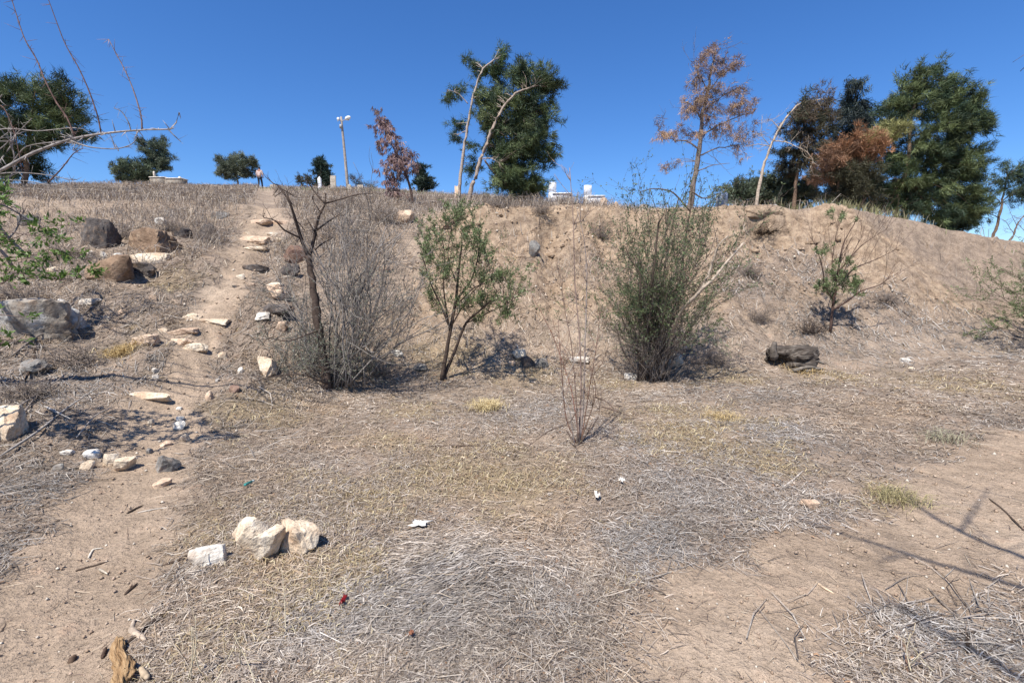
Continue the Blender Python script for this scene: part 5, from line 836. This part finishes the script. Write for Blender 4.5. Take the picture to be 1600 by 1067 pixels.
        b = G(px, py); mb = MB(); a = rng.uniform(0, 2 * math.pi, n); x = b[0] + rng.normal(size=n) * sp_ * .8; y = b[1] + rng.normal(size=n) * sp_ * .8; L = h * rng.uniform(.4, 1.1, n); A = np.stack([x, y, Z(x, y) - .005], -1); B = A + np.stack([np.cos(a) * L * .3, np.sin(a) * L * .3, L * .5], -1); D = B + np.stack([np.cos(a) * L * .5, np.sin(a) * L * .5, -L * .05], -1); ribbons(mb, A, B, D, np.full(n, .001 + .0006 * b[1]), pal(cols, n)); V = np.concatenate(mb.V) - b; link('grass_tuft', np_mesh('grass_tuft', V, [np.concatenate(mb.Q)], M_STRAW, np.concatenate(mb.c)), loc=b, label=lab, category='grass tuft', group='dry grass tufts')
    for px, py, hh, lab in [(372, 1064, 105, 'tall thin pale dry stems rising from the bottom edge'), (300, 1075, 120, 'thin dry stems at the bottom left of the tall pale stems'), (442, 985, 105, 'single pale dry stem right of the tall pale stems'), (1420, 1050, 70, 'short grey dry stems at the bottom right')]:
        b = G(px, min(py, 1066)); t = thing('dry_weed', lab, 'weed', b, 'dry standing weed stems'); s = b[1] / F
        for k in range(3 if px != 442 else 2):
            mb = MB(); top = b + [rng.normal() * .03, rng.normal() * .03, hh * s * rng.uniform(.6, 1)]; b0 = b + [rng.normal() * .05, rng.normal() * .03, 0]; q = spline([b0, (b0 + top) / 2 + rng.normal(size=3) * .012, top], 10); mb.tube(q, np.linspace(.003, .0012, 10), 4, lin(208, 194, 164)); out = []
            for i in range(4): grow(mb, q[rng.integers(2, 9)], unit(rng.normal(size=3) + [0, 0, .8]), rng.uniform(.04, .1), .0009, 0, dict(kids=[], seg=3), out, lin(190, 172, 140))
            mb.build('stem', M_STRAW, t)
build_small()

# ------------------------------------------------------------------ graves, lamp post, person
def build_far():
    GR = 'white marble graves on the bank top'
    def tomb(px, d, w, l, hb, label, z=.32):
        b = on(px, d); t = thing('grave', label, 'grave', b, GR); x, y, zz = b; zz += .12; s = d / F
        mb = MB(); mb.box((x, y - .35, zz - .2), (x + l, y + .35, zz + z - .06)); mb.build('plinth', M_MARBLE, t, False)
        mb = MB(); mb.box((x - .03, y - .4, zz + z - .058), (x + l + .03, y + .4, zz + z), bev=.02); mb.build('slab', M_MARBLE, t, False)
        mb = MB(); mb.box((x - w * .5, y - .3, zz - .2), (x + w * .5, y + .3, zz + z + .02), bev=.02); mb.build('headstone_base', M_MARBLE, t, False)
        mb = MB(); mb.box((x - w * .48, y - .05, zz + z + .023), (x + w * .48, y + .05, zz + hb), bev=.02); o = mb.build('headstone', M_MARBLE, t, False)
        mb = MB()
        for k in range(3): mb.box((x + l * (.25 + .3 * k), y - .05, zz + z + .002), (x + l * (.25 + .3 * k) + .06, y + .05, zz + z + .07), bev=.02)
        mb.build('edge_knobs', M_MARBLE, t, False)
    tomb(863, 28, .42, .98, .92, 'white marble grave with a tall headstone at its left, nearest the dense pine'); tomb(918, 28, .42, .85, .9, 'white marble grave with a tall headstone left of the tan grave block')
    b = on(1127, 18.5); t = thing('grave', 'white marble headstone with a grey panel beside the olive bushes', 'grave', b, GR); x, y, z = b; mb = MB(); mb.box((x - .18, y - .05, z - .3), (x + .11, y + .05, z + .52), bev=.015); mb.build('headstone', M_MARBLE, t, False); mb = MB(); mb.box((x + .113, y - .08, z - .3), (x + .19, y + .08, z + .58), bev=.02); mb.build('pillar', M_MARBLE, t, False); mb = MB(); mb.box((x - .15, y - .058, z), (x + .08, y - .0525, z + .46)); mb.build('panel', plain('grey_panel', lin(150, 160, 172), .5), t, False)
    b = on(242, 45); t = thing('long_tomb', 'long low white tomb on the far brow at left', 'tomb', b, GR); x, y, z = b; mb = MB(); mb.box((x, y - .4, z - .3), (x + 1.2, y + .4, z + .55), bev=.03); mb.build('plinth', M_CONC, t, False); mb = MB(); mb.box((x + 1.26, y - .4, z - .3), (x + 2.7, y + .4, z + .45), bev=.03); mb.build('plinth', M_CONC, t, False); mb = MB(); mb.box((x - .05, y - .45, z + .553), (x + 1.3, y + .45, z + .62), bev=.02); mb.build('slab', M_WHITE, t, False); mb = MB(); mb.box((x + 1.31, y - .45, z + .453), (x + 2.75, y + .45, z + .53), bev=.02); mb.build('slab', M_WHITE, t, False); mb = MB(); mb.box((x + .08, y - .06, z + .623), (x + .2, y + .06, z + 1.15), bev=.04); mb.build('post', M_WHITE, t, False); mb = MB(); mb.box((x + 2.2, y - .06, z + .533), (x + 2.4, y + .06, z + .72), bev=.06); mb.build('knob', M_WHITE, t, False)
    def stone(px, d, w, h, top, mat, lab, lean=0):
        b = on(px, d); s = d / F; W = w * s; H = h * s; th = .07
        n = 9; xs = np.linspace(-W / 2, W / 2, n); prof = {'round': H - W * .5 + np.sqrt(np.maximum(0, (W / 2) ** 2 - xs ** 2)), 'point': H - np.abs(xs) * 1.2, 'flat': np.full(n, H) + .02 * np.sin(xs * 40)}[top]
        V = []
        for yy in (-th, th):
            for xx, pz in zip(xs, prof): V += [(xx, yy, -.3), (xx, yy, pz)]
        Q = []; m = 2 * n
        for i in range(n - 1): a = 2 * i; Q += [(a, a + 2, a + 3, a + 1), (m + a, m + a + 1, m + a + 3, m + a + 2), (a + 1, a + 3, m + a + 3, m + a + 1)]
        Q += [(0, 1, m + 1, m), (m - 2, 2 * m - 2, 2 * m - 1, m - 1)]
        o = link('headstone', np_mesh('headstone', np.array(V), [np.array(Q)], mat), loc=b, label=lab, category='headstone', group='small headstones on the brow'); o.rotation_euler.y = lean
    stone(501, 41, 5, 20, 'point', M_MARBLE, 'pointed white headstone in front of the small conifer'); stone(522, 41, 8, 22, 'flat', M_CONC, 'tall beige headstone between the conifer and the lamp post'); stone(547, 39, 6, 12, 'round', M_CONC, 'small rounded headstone at the foot of the lamp post'); stone(564, 40, 9, 10, 'flat', M_CONC, 'squat pale headstone right of the lamp post')
    stone(715, 26, 8, 22, 'flat', M_PINK, 'beige headstone behind the arching thin trunk'); stone(428, 43, 8, 6, 'flat', M_CONC, 'low stone marker right of the man'); stone(943, 27, 11, 14, 'round', M_PINK, 'tan rounded grave block right of the marble graves'); stone(962, 24, 12, 12, 'point', M_PINK, 'rough pinkish grave stone at the edge of the bank'); stone(890, 27, 7, 7, 'flat', M_CONC, 'low pale stone between the two marble graves'); stone(1208, 17, 12, 6, 'flat', M_MARBLE, 'low white slab at the foot of the leaning trunk'); stone(1005, 24, 14, 10, 'round', M_CONC, 'pale grave stone behind the left tips of the big green shrub')
    # lamp post
    b = on(545, 42); d = 42; t = thing('lamp_post', 'slightly leaning concrete lamp post with two white lamp heads', 'street lamp', b); top = P(533, 183, d); mb = MB(); mb.tube(spline([b - [0, 0, .3], (b + top) / 2, top], 8), np.linspace(.125, .08, 8), 8, lin(158, 148, 138)); mb.build('pole', vc_mat('pole_concrete', .9, 0, .1, 6), t)
    wm = plain('white_lamp_metal', lin(225, 225, 222), .4); gm = plain('grey_steel', lin(150, 150, 150), .5); top = top - [0, 0, .3]
    for sx, ln in ((1, 1), (-1, .35)):
        e = top + [sx * .35 * ln, -.1, .02 + .05 * ln]; mb = MB(); mb.tube(spline([top - [0, 0, .12], top + [sx * .15 * ln, -.05, 0], e], 6), .03, 6); mb.build('arm', gm, t)
        h = e + [sx * .45 * ln, -.1, .16 * ln]; q = spline([e, (e + h) / 2 + [0, 0, .03], h], 9); mb = MB(); mb.tube(q, np.array([.05, .11, .14, .15, .15, .14, .13, .1, .04]) * (1 if sx > 0 else .9), 10); lh = mb.build('lamp_head', wm, t)
        mb = MB(); mb.tube(spline([q[3] - [0, 0, .1], q[6] - [0, 0, .1]], 5), np.array([.03, .1, .11, .1, .03]), 8); g = mb.build('lens', plain('lamp_lens', lin(170, 175, 175), .2), None); g.location = (0, 0, 0); g.parent = lh; g.location = [-v for v in t.location]
    mb = MB(); c = top - [0, .12, .45]; mb.box(c - [.1, .08, .14], c + [.1, .08, .14], bev=.02); mb.build('cable_box', gm, t, False)
    # man walking away
    b = on(408, 44); t = thing('person', 'person seen from behind in a pale shirt and dark trousers on the brow', 'person', b)
    def skin(name, verts, edges, rad, mat, lv=1, root=0):
        me = bpy.data.meshes.new(name); me.from_pydata([tuple(v) for v in verts], edges, []); o = bpy.data.objects.new(name, me); C.objects.link(o); m = o.modifiers.new('skin', 'SKIN'); m.use_smooth_shade = True
        for i, r in enumerate(rad): me.skin_vertices[0].data[i].radius = r if hasattr(r, '__len__') else (r, r)
        me.skin_vertices[0].data[root].use_root = True; sb = o.modifiers.new('sub', 'SUBSURF'); sb.levels = lv; sb.render_levels = lv
        dg = bpy.context.evaluated_depsgraph_get(); m2 = bpy.data.meshes.new_from_object(o.evaluated_get(dg)); bpy.data.objects.remove(o); m2.materials.clear(); m2.materials.append(mat)
        return link(name, m2, t)
    sk = plain('skin_tone', lin(150, 104, 80), .6); sh = plain('pale_shirt', lin(200, 176, 164), .9); tr = plain('dark_trousers', lin(58, 60, 68), .9); hr = plain('dark_hair', lin(36, 30, 28), .7); bo = plain('dark_shoes', lin(40, 36, 34), .6)
    V = [(0, 0, .92), (0, 0, 1.12), (0, 0, 1.38), (0, .01, 1.48), (0, .02, 1.57), (0, .03, 1.66), (-.19, 0, 1.40), (-.25, .0, 1.13), (-.24, .09, .90), (-.23, .13, .80), (.19, 0, 1.40), (.26, .0, 1.13), (.24, .1, .92), (.22, .15, .82), (-.1, 0, .88), (-.11, .04, .48), (-.12, -.04, .08), (-.12, .1, .04), (.1, 0, .88), (.12, .1, .5), (.12, .16, .09), (.12, .3, .05), (0, .135, 1.6)]
    E = [(0, 1), (1, 2), (2, 3), (3, 4), (4, 5), (2, 6), (6, 7), (7, 8), (8, 9), (2, 10), (10, 11), (11, 12), (12, 13), (0, 14), (14, 15), (15, 16), (16, 17), (0, 18), (18, 19), (19, 20), (20, 21), (4, 22)]
    skin('body', V, E, [(.14, .1), (.13, .09), (.15, .1), .055, .085, .085, .055, .042, .034, .03, .055, .042, .034, .03, .08, .055, .04, .03, .08, .055, .04, .03, .018], sk, 2)
    skin('shirt', [(0, 0, .9), (0, 0, 1.12), (0, 0, 1.38), (0, .005, 1.45), (-.19, 0, 1.4), (-.25, 0, 1.13), (-.24, .09, .91), (.19, 0, 1.4), (.26, 0, 1.13), (.24, .1, .93)], [(0, 1), (1, 2), (2, 3), (2, 4), (4, 5), (5, 6), (2, 7), (7, 8), (8, 9)], [(.18, .13), (.17, .125), (.19, .13), .07, .075, .062, .05, .075, .062, .05], sh, 2)
    skin('trousers', [(0, 0, .93), (-.1, 0, .84), (-.11, .04, .48), (-.12, -.04, .1), (.1, 0, .84), (.12, .1, .5), (.12, .16, .12)], [(0, 1), (1, 2), (2, 3), (0, 4), (4, 5), (5, 6)], [(.17, .125), .1, .078, .065, .1, .078, .065], tr, 2)
    skin('hair', [(0, .0, 1.56), (0, .0, 1.66), (0, .03, 1.7)], [(0, 1), (1, 2)], [.08, .1, .085], hr, 2)
    for sx, y0 in ((-.12, -.06), (.12, .14)): skin('shoe', [(sx, y0, .05), (sx, y0 + .1, .05), (sx, y0 + .22, .04)], [(0, 1), (1, 2)], [.05, .048, .035], bo, 1)
    t.scale = (1.0, 1.0, 1.0)
build_far()
